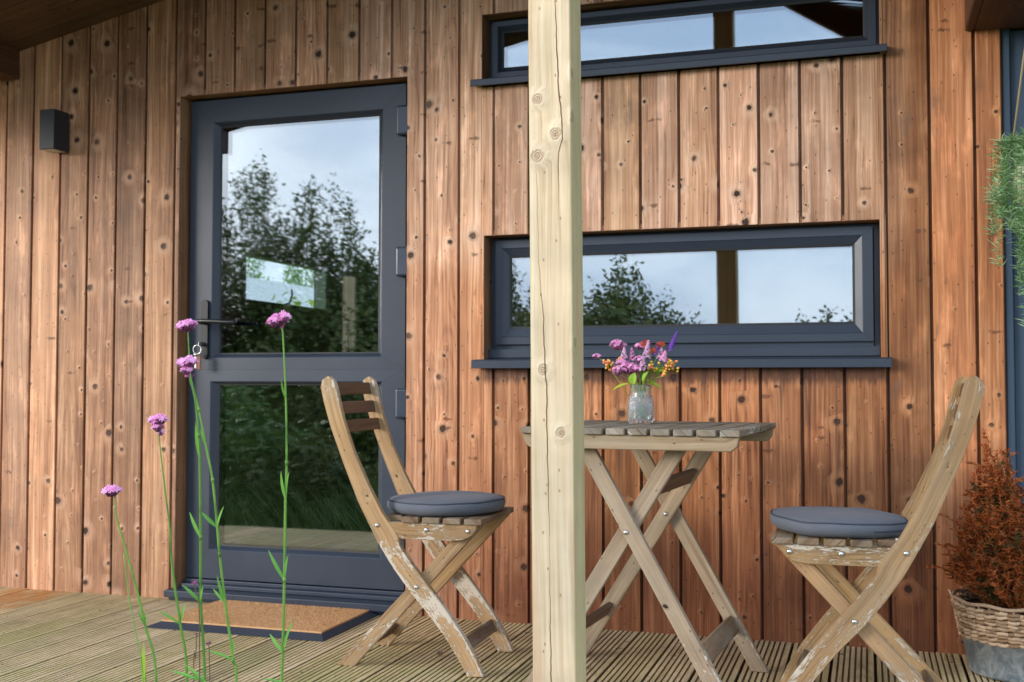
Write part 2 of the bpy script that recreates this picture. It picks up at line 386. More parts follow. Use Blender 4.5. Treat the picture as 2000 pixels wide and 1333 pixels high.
POSTK = [(-.028, 1.545, .011), (.014, 1.463, .012), (-.029, 1.415, .013), (-.02, .93, .011), (.02, .79, .010), (.064, 1.60, .011), (.066, 1.50, .012), (.071, .99, .011)]
M_POST = wood('post_wood', (.76, .63, .43), (.655, .50, .305), (.45, .30, .155), ck=(.34, .15, .07), knots=.0, streak=120, rings=.5, vary=.05, rough=.7, bump=1., knotlist=POSTK,
              post=lambda s, c, col: s.mix(s.M('MULTIPLY', s.ss(s.noise(s.vec(s.M('MULTIPLY', c['u'], 20.), s.M('MULTIPLY', c['v'], 1.5), 0.), 1., 3), .52, .66), .3), s.mix(s.M('MULTIPLY', s.ss(c['u'], .0495, .0515), .5), col, (.40, .385, .15)), (.62, .30, .17)))
CH = dict(wearcol=(.64, .56, .45), grey=(.30, .27, .20), spec=.25)
M_CHAIR = wood('weathered_chair_wood', (.50, .315, .155), (.38, .225, .10), (.22, .115, .048), knots=.08, streak=110, rings=.25, vary=.2, rough=.72, bump=.7, greyamt=.18, **CH)
M_CHAIRDK = wood('dark_chair_wood', (.20, .12, .072), (.135, .078, .045), (.07, .038, .022), knots=.05, streak=110, rings=.3, vary=.2, rough=.6, bump=.6, greyamt=.0, **CH)
M_SLAT = wood('mossy_slat_wood', (.30, .20, .12), (.20, .125, .07), (.09, .055, .035), knots=.08, streak=90, rings=.2, vary=.3, rough=.85, bump=1., greyamt=.5, **CH)
M_TABLE = wood('weathered_table_wood', (.44, .325, .205), (.335, .235, .14), (.205, .13, .072), knots=.08, streak=110, rings=.3, vary=.15, rough=.75, bump=.6, greyamt=.3, **CH)
M_TTOP = wood('grey_table_slat_wood', (.34, .27, .195), (.21, .158, .108), (.08, .057, .04), knots=.1, streak=90, rings=.1, vary=.3, rough=.85, bump=1., greyamt=.4, wearcol=(.62, .57, .46), grey=(.33, .32, .27), spec=.25)
def frame_mat():
    s = MT('anthracite_frame'); o, x, y, z = s.obj(); r = s.attr('rnd')
    n = s.noise(s.vec(s.M('MULTIPLY', x, 300.), s.M('MULTIPLY', y, 300.), s.M('MULTIPLY', z, 300.)), 1., 2)
    n2 = s.noise(o, 5., 4, .6)
    k = s.M('ADD', s.M('ADD', .82, s.M('MULTIPLY', s.white(r)[0], .14)), s.M('MULTIPLY', n2, .2))
    col = s.mix(1., (.028, .039, .060), s.vec(k, k, k), 'MULTIPLY')
    s.bump(n, .25, .0006)
    return s.out(col, s.M('ADD', .3, s.M('MULTIPLY', n2, .2)), spec=.5)
M_FRAME = frame_mat()
M_NAVY = plain('navy_paint', (.035, .062, .1), .5, 0, 30, .15, .15)
M_GAP = plain('dark_gasket', (.012, .013, .016), .6)
M_BLACK = plain('black_metal', (.015, .016, .018), .35, .3)
M_HINGE = plain('grey_hinge', (.032, .045, .068), .35, .2)
M_STEEL = plain('steel', (.62, .62, .6), .3, 1., 60, .2)
M_LAMP = plain('lamp_casing', (.02, .025, .034), .5)
M_LENS = plain('lamp_lens', (.5, .5, .48), .3)
M_FELT = plain('roof_felt', (.05, .05, .05), .9)
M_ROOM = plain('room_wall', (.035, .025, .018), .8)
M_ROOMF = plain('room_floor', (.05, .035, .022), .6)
M_GREENF = plain('green_window_frame', (.02, .09, .06), .35)
def glass_mat():
    s = MT('window_glass'); n = s.n; t = s.t
    tr = n.new('ShaderNodeBsdfTransparent'); tr.inputs[0].default_value = (.86, .90, .88, 1)
    gl = n.new('ShaderNodeBsdfGlossy'); gl.inputs['Roughness'].default_value = 0.0; gl.inputs[0].default_value = (.93, .97, 1, 1)
    fr = n.new('ShaderNodeFresnel'); fr.inputs[0].default_value = 1.6
    f = s.M('ADD', s.M('MULTIPLY', fr.outputs[0], .8), .22, clamp=True)
    mxs = n.new('ShaderNodeMixShader'); t.links.new(f, mxs.inputs[0]); t.links.new(tr.outputs[0], mxs.inputs[1]); t.links.new(gl.outputs[0], mxs.inputs[2])
    o, x, y, z = s.obj(); b = s.node('ShaderNodeBump'); b.inputs['Strength'].default_value = .02; b.inputs['Distance'].default_value = .004
    t.links.new(s.noise(o, 3.5, 2), b.inputs['Height']); t.links.new(b.outputs[0], gl.inputs['Normal'])
    t.links.new(mxs.outputs[0], n['Material Output'].inputs[0]); n.remove(s.b)
    return s.m
M_GLASS = glass_mat()
def vase_mat():
    s = MT('pressed_glass'); s.b.inputs['Transmission Weight'].default_value = 1.; s.b.inputs['IOR'].default_value = 1.45
    df = s.n.new('ShaderNodeBsdfDiffuse'); df.inputs[0].default_value = (.85, .92, .95, 1)
    mxs = s.n.new('ShaderNodeMixShader'); mxs.inputs[0].default_value = .08
    s.t.links.new(s.b.outputs[0], mxs.inputs[1]); s.t.links.new(df.outputs[0], mxs.inputs[2]); s.t.links.new(mxs.outputs[0], s.n['Material Output'].inputs[0])
    return s.out((.95, .98, .98), .06)
M_VASE = vase_mat()
def fabric():
    s = MT('grey_cushion_fabric'); o, x, y, z = s.obj()
    wv = s.M('MULTIPLY', s.M('SINE', s.M('MULTIPLY', x, 2600.)), s.M('SINE', s.M('MULTIPLY', y, 2600.)))
    n = s.noise(o, 260., 3, .7); n2 = s.noise(o, 9., 3)
    k = s.M('ADD', .72, s.M('ADD', s.M('MULTIPLY', n, .34), s.M('MULTIPLY', n2, .25)))
    s.bump(s.M('ADD', s.M('MULTIPLY', n2, 5.), n), .35, .0015)
    s.b.inputs['Sheen Weight'].default_value = .08
    return s.out(s.mix(1., (.122, .130, .152), s.vec(k, k, k), 'MULTIPLY'), .9, spec=.2)
M_CUSH = fabric()
M_PIPE = plain('dark_piping', (.045, .052, .07), .85)
M_TAG = plain('white_tag', (.8, .8, .78), .7)
def coir():
    s = MT('coir_fibre'); o, x, y, z = s.obj(); r = s.attr('rnd')
    n = s.noise(o, 120., 4, .7); n2 = s.noise(o, 14., 3)
    c = s.mix(s.ss(s.M('ADD', s.M('MULTIPLY', n, .4), s.M('MULTIPLY', s.white(r)[0], .6)), .2, .8), (.38, .18, .07), (.88, .52, .25))
    c = s.mix(s.ss(n2, .5, .75, 0., .35), c, (.75, .5, .3))
    s.bump(n, 1., .004); return s.out(c, .9, spec=.1)
M_COIR = coir()
M_RUBBER = plain('mat_rubber', (.03, .037, .055), .7)
def green(name, a, b, c=None, rough=.5, trans=.15):
    s = MT(name); r = s.attr('rnd'); o, x, y, z = s.obj()
    f = s.white(s.M('MULTIPLY', r, 97.))[0]
    col = s.mix(f, a, b)
    if c: col = s.mix(s.ss(s.noise(o, 18., 2), .5, .7), col, c)
    s.b.inputs['Subsurface Weight'].default_value = 0.
    if trans:
        tl = s.n.new('ShaderNodeBsdfTranslucent'); s.put(tl.inputs[0], col)
        mxs = s.n.new('ShaderNodeMixShader'); mxs.inputs[0].default_value = trans
        s.t.links.new(s.b.outputs[0], mxs.inputs[1]); s.t.links.new(tl.outputs[0], mxs.inputs[2]); s.t.links.new(mxs.outputs[0], s.n['Material Output'].inputs[0])
    return s.out(col, rough, spec=.35)
M_STEM = green('verbena_stem', (.13, .30, .04), (.20, .40, .06), (.09, .22, .03))
M_STEMB = green('brown_stem', (.16, .10, .06), (.22, .14, .08))
M_VLEAF = green('verbena_leaf', (.12, .34, .05), (.22, .48, .08))
M_VERB = green('verbena_petal', (.88, .27, .60), (.96, .58, .84), rough=.6, trans=.25)
M_CALYX = green('verbena_calyx', (.30, .07, .18), (.50, .18, .36), rough=.7)
M_LILAC = green('lilac_petal', (.78, .36, .62), (.92, .68, .86), rough=.6, trans=.3)
M_PURP = green('purple_petal', (.16, .05, .42), (.34, .14, .66), rough=.6)
M_RED = green('dark_red_petal', (.30, .02, .02), (.55, .10, .03), rough=.6)
M_ORNG = green('orange_yellow_berry', (.88, .14, .14), (.92, .66, .04), rough=.35, trans=0)
M_BLEAF = green('bouquet_leaf', (.16, .36, .03), (.50, .62, .05))
M_RSTEM = green('red_stem', (.25, .04, .03), (.16, .12, .03))
M_FERN = green('fern_leaf', (.15, .31, .11), (.44, .60, .34), (.10, .24, .07))
M_HEATH = green('heather_rust', (.30, .066, .014), (.54, .15, .036), (.10, .07, .02))
M_HEATHG = green('heather_green', (.05, .08, .02), (.13, .13, .035))
M_TLEAF = green('tree_leaf', (.07, .12, .03), (.17, .18, .045), (.04, .075, .02))
M_TLEAF2 = green('ruddy_tree_leaf', (.10, .08, .03), (.16, .10, .045), (.05, .055, .02))
M_BARK = wood('bark', (.12, .09, .06), (.08, .06, .04), (.04, .03, .02), knots=.1)
M_GRASS = green('grass_blade', (.07, .14, .03), (.14, .22, .05))
def ground_mat():
    s = MT('lawn_ground'); o, x, y, z = s.obj(); n = s.noise(o, 1.2, 5, .7); n2 = s.noise(o, 30., 4, .7)
    s.bump(n2, .8, .02)
    return s.out(s.mix(s.ss(s.M('ADD', s.M('MULTIPLY', n, .5), s.M('MULTIPLY', n2, .5)), .35, .65), (.05, .07, .02), (.11, .13, .04)), .95, spec=.1)
M_GROUND = ground_mat()
def wicker():
    s = MT('wicker_cane'); r = s.attr('rnd'); o, x, y, z = s.obj(); n = s.noise(o, 70., 4, .7); n2 = s.noise(o, 12., 2)
    f = s.M('ADD', s.M('MULTIPLY', s.white(s.M('MULTIPLY', r, 71.))[0], .5), s.M('MULTIPLY', n, .6))
    c = s.mix(s.ss(f, .2, .9), (.23, .12, .055), (.60, .42, .26)); c = s.mix(s.ss(n2, .55, .8, 0., .5), c, (.30, .2, .12))
    s.bump(n, .4, .001); return s.out(c, .6)
M_WICK = wicker()
def zinc():
    s = MT('zinc_sheet'); o, x, y, z = s.obj(); n = s.noise(s.vec(s.M('MULTIPLY', x, 1.), y, s.M('MULTIPLY', z, .6)), 28., 4, .7, 1.); n2 = s.noise(o, 90., 3, .7)
    c = s.mix(s.ss(n, .35, .7), (.26, .32, .38), (.60, .64, .67)); c = s.mix(s.ss(n2, .64, .72, 0., .7), c, (.08, .07, .06))
    s.bump(n2, .3, .001); return s.out(c, s.ss(n, .3, .7, .35, .55), .55)
M_ZINC = zinc()
M_CERAM = plain('cream_ceramic', (.62, .60, .42), .5)
M_ROPE = wood('rope', (.55, .45, .28), (.42, .33, .18), (.25, .18, .1), streak=500, knots=0)
M_FOB = plain('leather_fob', (.22, .07, .03), .6)
M_WHITE = plain('white_frame', (.8, .8, .78), .4)
M_PALE = plain('pale_glazing', (.75, .78, .76), .3)
M_SOIL = plain('soil', (.03, .02, .015), .95)
M_FOOT = plain('red_primer', (.3, .1, .06), .8)

# ================================================================ SETTING
g = MB(); g.add([(-120, -120, -.36), (120, -120, -.36), (120, 120, -.36), (-120, 120, -.36)], [(0, 1, 2, 3)], [[(0, 0), (1, 0), (1, 1), (0, 1)]])
tag(g.build('ground', M_GROUND), kind='structure')
# deck boards run away from the wall, each with milled ridges
dk = MB(); PITCH = .1345; x0 = .012-36*PITCH; DY0, DY1 = -1.95, .075
for j in range(52):
    a = x0+j*PITCH+.005; wd = PITCH-.010; nr = 7; p = wd/nr; prof = [(0., -.022), (0., -.001)]
    for k in range(nr):
        xx = k*p; prof += [(xx+.0012, 0.), (xx+p-.0062, 0.)]
        if k < nr-1: prof += [(xx+p-.0056, -.006), (xx+p-.0006, -.006)]
    prof += [(wd-.001, 0.), (wd, -.001), (wd, -.022)]
    zj = R.uniform(-.0008, .0008)
    vs = []; fs = []; uvs = []
    for (px, pz) in prof: vs += [(a+px, DY0, pz+zj), (a+px, DY1, pz+zj)]
    for k in range(len(prof)-1):
        fs.append((2*k, 2*k+2, 2*k+3, 2*k+1)); u0, u1 = prof[k][0]-wd/2, prof[k+1][0]-wd/2
        uvs.append([(u0, DY0), (u1, DY0), (u1, DY1), (u0, DY1)])
    fs.append(tuple(2*k for k in range(len(prof)))[::-1]); uvs.append([(0, 0)]*len(prof))
    dk.add(vs, fs, uvs)
dk.box((x0, DY0+.02, -.17), (x0+52*PITCH, DY0+.045, -.024), 0)
dk.box((x0, DY0+.03, -.36), (x0+52*PITCH, DY1, -.03), 0)
tag(dk.build('deck', M_DECK), kind='structure')

# ================================================================ CABIN
cabin = thing('timber_cabin', (0, 0, 0), 'timber clad garden cabin with glazed dark blue door and two long windows', 'cabin')
OPEN = [(-2.755, -1.716, -1, 2.104), (-1.396, .043, .955, 1.461), (-1.406, .049, 2.035, 2.318)]
edges = [-4.53+.0+k*.146 for k in range(0, 12)]
edges = [-2.778-k*.146 for k in range(13)][::-1]
edges += [-2.778+.1421*k for k in range(1, 23)]
edges = [e for e in edges if e < .40]+[.436]
def rects(x0, x1, z0, z1, holes):
    out = [(x0, x1, z0, z1)]
    for h in holes:
        nxt = []
        for (a, b, c, d) in out:
            if b <= h[0] or a >= h[1] or d <= h[2] or c >= h[3]: nxt.append((a, b, c, d)); continue
            if a < h[0]: nxt.append((a, h[0], c, d))
            if b > h[1]: nxt.append((h[1], b, c, d))
            a2, b2 = max(a, h[0]), min(b, h[1])
            if c < h[2]: nxt.append((a2, b2, c, h[2]))
            if d > h[3]: nxt.append((a2, b2, h[3], d))
        out = nxt
    return [q for q in out if q[1]-q[0] > .004 and q[3]-q[2] > .004]
def roofz(x): return 2.39+.204*(x+3.503) if x < -.8 else 2.39+.204*2.703-.204*(x+.8)
cl = MB(); bk = MB()
for i in range(len(edges)-1):
    a, b = edges[i], edges[i+1]; r = R.random(); c = (a+b)/2
    dy = R.uniform(-.0012, .0012)
    for q in rects(a+.0055, b-.0055, -.02, 2.95, OPEN):
        cl.box((q[0], dy, q[2]), (q[1], .022, q[3]), 2, r, uc=c)
    for q in rects(a, b, -.02, 2.95, OPEN):      # recessed lip of the shiplap
        cl.box((q[0], .015, q[2]+.001), (q[1], .03, q[3]), 2, r, uc=c)
for q in rects(edges[0], .436, -.02, 2.95, OPEN): cl.box((q[0], .0305, q[2]), (q[1], .06, q[3]), 2, .5)
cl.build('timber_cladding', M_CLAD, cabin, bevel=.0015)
rv = MB()
def reveal(h, bottom=False):
    x0, x1, z0, z1 = h; z0 = max(z0, 0)
    rv.box((x0-.02, .003, z0), (x0+.0005, .115, z1), 2); rv.box((x1-.0005, .003, z0), (x1+.02, .115, z1), 2)
    rv.box((x0-.02, .004, z1-.0005), (x1+.02, .116, z1+.02), 0)
for h in OPEN: reveal(h)
rv.build('reveal_lining', M_REVEAL, cabin)

def loft(mb, secs):
    """nested rectangles (x0,x1,z0,z1,y) joined by mitred faces"""
    for (A, B) in zip(secs[:-1], secs[1:]):
        ca = [(A[0], A[4], A[2]), (A[1], A[4], A[2]), (A[1], A[4], A[3]), (A[0], A[4], A[3])]
        cb = [(B[0], B[4], B[2]), (B[1], B[4], B[2]), (B[1], B[4], B[3]), (B[0], B[4], B[3])]
        for k in range(4):
            k2 = (k+1) % 4
            mb.add([ca[k], ca[k2], cb[k2], cb[k]], [(0, 1, 2, 3)], [[(0, 0), (.1, 0), (.1, .1), (0, .1)]], r=.1+.23*k)
def pane(rect, parent, y):
    m = MB(); m.box((rect[0]-.01, y, rect[2]-.01), (rect[1]+.01, y+.022, rect[3]+.01), 2)
    return m.build('glass_pane', M_GLASS, parent)
def rbox(mb, lo, hi, **k): mb.box(lo, hi, **k)

# door -----------------------------------------------------------
d = MB()
loft(d, [(-2.757, -1.714, .0, 2.106, .1), (-2.757, -1.714, .0, 2.106, .085), (-2.742, -1.74, .06, 2.096, .085), (-2.742, -1.74, .06, 2.096, .11)])
U0 = (-2.735, -1.745, .952, 2.092); L0 = (-2.735, -1.745, .083, .9515)
loft(d, [U0+(.12,), U0+(.055,), (-2.628, -1.845, 1.001, 1.998, .055), (-2.624, -1.849, 1.005, 1.994, .0575), (-2.604, -1.864, 1.016, 1.982, .075), (-2.604, -1.864, 1.016, 1.982, .1)])
loft(d, [L0+(.12,), L0+(.055,), (-2.630, -1.842, .199, .904, .055), (-2.626, -1.846, .203, .900, .0575), (-2.604, -1.860, .216, .894, .075), (-2.604, -1.860, .216, .894, .1)])
door = d.build('door', M_FRAME, cabin, bevel=.0012)
pane((-2.604, -1.864, 1.016, 1.982), door, .078); pane((-2.604, -1.860, .216, .894), door, .078)
gk = MB()
loft(gk, [(-2.606, -1.862, 1.014, 1.984, .0745), (-2.597, -1.871, 1.022, 1.975, .0765)]); loft(gk, [(-2.606, -1.858, .214, .896, .0745), (-2.597, -1.867, .222, .887, .0765)])
gk.build('gasket', M_GAP, door)
for (a, b) in (((-2.735, 2.092), (-2.628, 1.998)), ((-1.745, 2.092), (-1.845, 1.998)), ((-1.745, .952), (-1.845, 1.001)), ((-1.745, .952), (-1.842, .904)), ((-2.735, .083), (-2.63, .199)), ((-1.745, .083), (-1.842, .199))):
    seam = MB(); seam.bar((a[0], .0552, a[1]), (b[0], .0552, b[1]), .0014, .0006); seam.build('mitre_seam', M_GAP, door)
for (z0, z1) in ((1.881, 2.001), (1.318, 1.436), (.757, .875)):
    h = MB(); h.box((-1.777, .028, z0), (-1.722, .052, z1), 2); h.build('hinge', M_HINGE, door, bevel=.009, seg=3)
hd = MB()
pts = []
for k in range(16): a = math.pi*k/15; pts.append((-2.655+.0165*math.cos(a), 1.229+.0165*math.sin(a)))
for k in range(16): a = math.pi+math.pi*k/15; pts.append((-2.655+.0165*math.cos(a), 1.013+.0165*math.sin(a)))
n = len(pts); vs = [(x, .043, z) for x, z in pts]+[(x, .055, z) for x, z in pts]
hd.add(vs, [tuple(range(n)), tuple(range(2*n-1, n-1, -1))]+[(k, n+k, n+(k+1) % n, (k+1) % n) for k in range(n)], [[(0, 0)]*n]*2+[[(0, 0)]*4]*n)
hd.tube([(-2.655, .045, 1.152), (-2.655, .012, 1.152)], .011, 14)
hd.tube(smooth3([(-2.662, .004, 1.153), (-2.64, .0, 1.154), (-2.58, -.004, 1.152), (-2.52, -.006, 1.148), (-2.475, -.004, 1.147)], 16), [.008]*4+[.0095]*13, 12)
hd.tube([(-2.655, .045, 1.058), (-2.655, .038, 1.058)], .0085, 14)
hd.build('handle', M_BLACK, door)
th = MB()
th.box((-2.739, .02, .045), (-1.716, .11, .062), 0); th.box((-2.739, .045, .062), (-1.716, .11, .078), 0)
th.box((-2.772, -.052, .016), (-1.700, .11, .0445), 0); th.box((-2.765, -.03, .001), (-1.706, .1, .016), 0)
th.build('threshold', M_FRAME, door, bevel=.003, seg=2)

# windows --------------------------------------------------------
def window(open_, sash, inner, gl, sill, strip):
    f = MB(); x0, x1, z0, z1 = open_
    loft(f, [(x0-.001, x1+.001, z0, z1+.001, .11), (x0-.001, x1+.001, z0, z1+.001, .088), (x0+.02, x1-.02, z0+.03, z1-.014, .088), (x0+.02, x1-.02, z0+.03, z1-.014, .12)])
    f.box((x0+.002, .05, strip[0]), (x1-.002, .1, strip[1]), 0); f.box((x0+.022, .078, strip[1]-.004), (x1-.022, .12, strip[1]+.035), 0)
    w_ = f.build('window', M_FRAME, cabin, bevel=.0015)
    q = MB(); S = sash; I = inner; G = gl
    loft(q, [S+(.12,), S+(.06,), I+(.06,), (I[0]+.003, I[1]-.003, I[2]+.003, I[3]-.003, .063), G+(.077,), G+(.1,)])
    q.build('sash', M_FRAME, w_, bevel=.0015)
    pane(G, w_, .081)
    k = MB(); loft(k, [(G[0]-.001, G[1]+.001, G[2]-.001, G[3]+.001, .0765), (G[0]+.008, G[1]-.008, G[2]+.008, G[3]-.008, .0785)]); k.build('gasket', M_GAP, w_)
    for a, b in (((S[0], S[2]), (I[0], I[2])), ((S[1], S[2]), (I[1], I[2])), ((S[0], S[3]), (I[0], I[3])), ((S[1], S[3]), (I[1], I[3]))):
        k = MB(); k.bar((a[0], .0602, a[1]), (b[0], .0602, b[1]), .0012, .0006); k.build('mitre_seam', M_GAP, w_)
    s_ = MB(); a, b, c, e = sill
    s_.add([(a, -.047, c), (b, -.047, c), (b, -.047, e-.003), (a, -.047, e-.003), (a, -.044, e), (b, -.044, e), (b, .09, e+.012), (a, .09, e+.012), (a, -.04, c), (b, -.04, c), (a, .0, c+.02), (b, .0, c+.02)],
           [(0, 1, 2, 3), (3, 2, 5, 4), (4, 5, 6, 7), (8, 9, 1, 0), (10, 11, 9, 8), (1, 6, 5, 2), (0, 3, 4, 7), (7, 6, 11, 10), (1, 9, 11, 6), (0, 7, 10, 8)], [[(0, 0)]*4]*10)
    s_.build('sill', M_FRAME, w_, bevel=.0012)
    return w_
window(OPEN[1], (-1.369, .019, 1.046, 1.447), (-1.343, -.014, 1.073, 1.418), (-1.317, -.042, 1.107, 1.389), (-1.430, .076, .953, .984), (.994, 1.028))
window(OPEN[2], (-1.385, .037, 2.082, 2.305), (-1.362, .014, 2.104, 2.286), (-1.350, .002, 2.119, 2.270), (-1.436, .072, 2.03, 2.056), (2.06, 2.078))

# navy door frame at the right end, roof, room
nv = MB(); nv.box((.4365, .012, -.02), (.462, .06, 2.09), 2); nv.box((.4625, .03, -.02), (1.3, .06, 2.085), 2); nv.box((.56, .018, -.02), (1.3, .0305, 2.08), 2)
np_ = nv.build('side_door', M_NAVY, cabin, bevel=.003)
b_ = MB(); b_.tube([(.522, .03, .81), (.522, .012, .81)], .007, 12); b_.build('door_bolt', M_BLACK, np_)
uw = MB()
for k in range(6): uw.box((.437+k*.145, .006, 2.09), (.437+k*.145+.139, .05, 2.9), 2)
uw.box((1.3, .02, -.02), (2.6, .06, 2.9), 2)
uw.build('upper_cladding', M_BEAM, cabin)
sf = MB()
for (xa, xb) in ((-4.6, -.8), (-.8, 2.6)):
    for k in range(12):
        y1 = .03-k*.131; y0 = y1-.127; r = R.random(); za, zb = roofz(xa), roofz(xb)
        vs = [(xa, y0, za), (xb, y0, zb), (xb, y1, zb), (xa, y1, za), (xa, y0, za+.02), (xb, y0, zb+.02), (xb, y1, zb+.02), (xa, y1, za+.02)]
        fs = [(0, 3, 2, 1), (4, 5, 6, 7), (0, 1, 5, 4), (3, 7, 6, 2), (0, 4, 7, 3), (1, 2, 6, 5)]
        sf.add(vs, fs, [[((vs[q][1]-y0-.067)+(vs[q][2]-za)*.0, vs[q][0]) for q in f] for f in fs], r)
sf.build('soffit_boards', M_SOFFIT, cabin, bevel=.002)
rf = MB()
for (xa, xb) in ((-4.7, -.8), (-.8, 2.7)):
    za, zb = roofz(xa)+.024, roofz(xb)+.024
    vs = [(xa, -1.545, za), (xb, -1.545, zb), (xb, 4.8, zb), (xa, 4.8, za)]; vs += [(x, y, z+.12) for x, y, z in vs]
    rf.add(vs, [(0, 3, 2, 1), (4, 5, 6, 7), (0, 1, 5, 4), (3, 7, 6, 2), (0, 4, 7, 3), (1, 2, 6, 5)], [[(0, 0)]*4]*6)
rf.build('roof', M_FELT, cabin)
bm = MB()
bm.box((-3.68, -1.54, 2.245), (-3.585, -.001, 2.43), 1); bm.build('eave_beam', M_BEAM, cabin, bevel=.004)
bm = MB(); bm.box((.322, -1.5, 2.085), (.352, -.001, 2.62), 1); bm.box((.3525, -1.5, 2.083), (.62, -.001, 2.55), 1)
bm.build('porch_beam', M_BEAM, cabin, bevel=.004)
fb = MB()
fb.add([(-.45, -1.505, 2.84), (-.09, -1.505, 2.608), (.33, -1.505, 2.337), (.33, -1.505, 2.70), (-.45, -1.545, 2.84), (-.09, -1.545, 2.608), (.33, -1.545, 2.337), (.33, -1.545, 2.70)],
       [(0, 1, 2, 3), (7, 6, 5, 4), (0, 4, 5, 1), (1, 5, 6, 2), (2, 6, 7, 3), (3, 7, 4, 0)], [[(0, 0), (.1, 0), (.1, .5), (0, .5)]]*6)
fb.build('knee_brace', M_BEAM, cabin)
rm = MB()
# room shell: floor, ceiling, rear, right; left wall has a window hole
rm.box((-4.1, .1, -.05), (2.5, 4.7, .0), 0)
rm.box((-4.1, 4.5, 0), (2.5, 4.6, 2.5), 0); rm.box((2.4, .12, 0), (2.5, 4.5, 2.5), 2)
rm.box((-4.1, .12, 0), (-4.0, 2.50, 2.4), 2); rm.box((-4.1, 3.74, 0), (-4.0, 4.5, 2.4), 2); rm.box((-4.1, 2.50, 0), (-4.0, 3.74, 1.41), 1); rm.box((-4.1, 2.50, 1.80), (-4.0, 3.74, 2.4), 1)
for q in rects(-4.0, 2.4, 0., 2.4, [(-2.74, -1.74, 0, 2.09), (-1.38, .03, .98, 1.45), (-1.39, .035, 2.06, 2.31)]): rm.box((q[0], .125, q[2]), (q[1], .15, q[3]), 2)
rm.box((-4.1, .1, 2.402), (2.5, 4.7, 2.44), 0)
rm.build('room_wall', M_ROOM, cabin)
iw = MB()
for a, b in (((2.50, 1.41), (3.74, 1.455)), ((2.50, 1.755), (3.74, 1.80)), ((2.50, 1.455), (2.54, 1.755)), ((3.69, 1.455), (3.74, 1.755)), ):
    iw.box((-4.06, a[0], a[1]), (-3.97, b[0], b[1]), 1)
iwo = iw.build('room_window', M_GREENF, cabin, bevel=.004)
ws = MB(); ws.tube([(-3.96, 3.0, 1.44), (-3.93, 3.05, 1.46), (-3.93, 3.09, 1.52), (-3.94, 3.1, 1.56)], .008, 8); ws.build('window_stay', M_BLACK, iwo)

# wall lamp ------------------------------------------------------
lt = thing('wall_lamp', (-3.347, 0, 1.985), 'small dark grey box lamp fixed on the timber wall left of the door', 'lamp')
m = MB(); m.box((-.038, -.105, -.086), (.038, -.012, .086), 2); m.build('lamp_body', M_LAMP, lt, bevel=.002, seg=2)
m = MB(); m.box((-.03, -.012, -.07), (.03, .0, .07), 2); m.build('back_plate', M_LAMP, lt)
m = MB(); m.box((-.03, -.097, -.0868), (.03, -.022, -.0845), 0); m.build('lamp_lens', M_LENS, lt)

# keys in the lock -----------------------------------------------
kt = thing('key_ring', (-2.657, .03, 1.058), 'bunch of keys on a silver ring with brown fob hanging from the door lock', 'keys')
m = MB(); m.box((-.0015, -.024, -.009), (.0015, .012, .009), 1); m.build('lock_key', M_STEEL, kt, bevel=.001)
m = MB(); m.tube([(.019*math.sin(a*.2618)-.008, -.02, -.022+.019*math.cos(a*.2618)) for a in range(25)], .0022, 6); m.build('ring', M_STEEL, kt)
m = MB(); m.box((-.008, -.024, -.105), (.010, -.019, -.05), 2); m.tube([(-.006, -.02, -.041), (-.002, -.02, -.055)], .0018); m.build('leather_fob', M_FOB, kt, bevel=.004, seg=2)
m = MB(); m.box((-.022, -.019, -.10), (-.014, -.0165, -.05), 2); m.tube([(-.018, -.022, -.044), (-.018, -.014, -.044)], .008, 10); m.build('spare_key', M_STEEL, kt)

# door mat -------------------------------------------------------
mt = thing('doormat', (-2.17, -.262, 0), 'rectangular coir doormat with dark rubber edge on the deck before the door', 'doormat')
HX, HY = .342, .218
def matpt(x, y): return (x, y)
m = MB()
vs = [(-HX-.02, -HY-.02, .002), (HX+.02, -HY-.02, .002), (HX+.02, HY+.012, .002), (-HX-.02, HY+.012, .002), (-HX+.01, -HY+.03, .016), (HX-.012, -HY+.03, .016), (HX-.012, HY, .016), (-HX+.01, HY, .016)]
m.add(vs, [(3, 2, 1, 0), (4, 5, 6, 7), (0, 1, 5, 4), (1, 2, 6, 5), (2, 3, 7, 6), (3, 0, 4, 7)], [[(0, 0)]*4]*6); m.build('rubber_edge', M_RUBBER, mt, bevel=.002)
m = MB(); m.box((-HX+.012, -HY+.034, .016), (HX-.016, HY-.001, .022), 0)
for i in range(13000):
    x = R.uniform(-HX+.012, HX-.016); y = R.uniform(-HY+.034, HY-.001); a = R.uniform(0, 6.28); h = R.uniform(.002, .006); t = .0012
    m.add([(x-t*math.cos(a), y-t*math.sin(a), .021), (x+t*math.cos(a), y+t*math.sin(a), .021), (x+R.uniform(-.006, .006), y+R.uniform(-.006, .006), .021+h)], [(0, 1, 2)], [[(0, 0), (1, 0), (0, 1)]])
m.build('coir_pile', M_COIR, mt)

fl_ = MB(); fl_.leaf((0, 0, .004), (1, .3, .1), (0, 0, 1), .035, .02, -.2, seg=4, fold=.4); fl_.leaf((.005, .01, .004), (-.3, 1, .2), (0, 0, 1), .02, .014, -.2, seg=3, fold=.4)
fo = fl_.build('fallen_leaf', M_STEMB); fo.location = (-1.36, -.566, .002)
tag(fo, 'small curled dead brown leaf lying on the deck between the left chair legs', 'leaf')
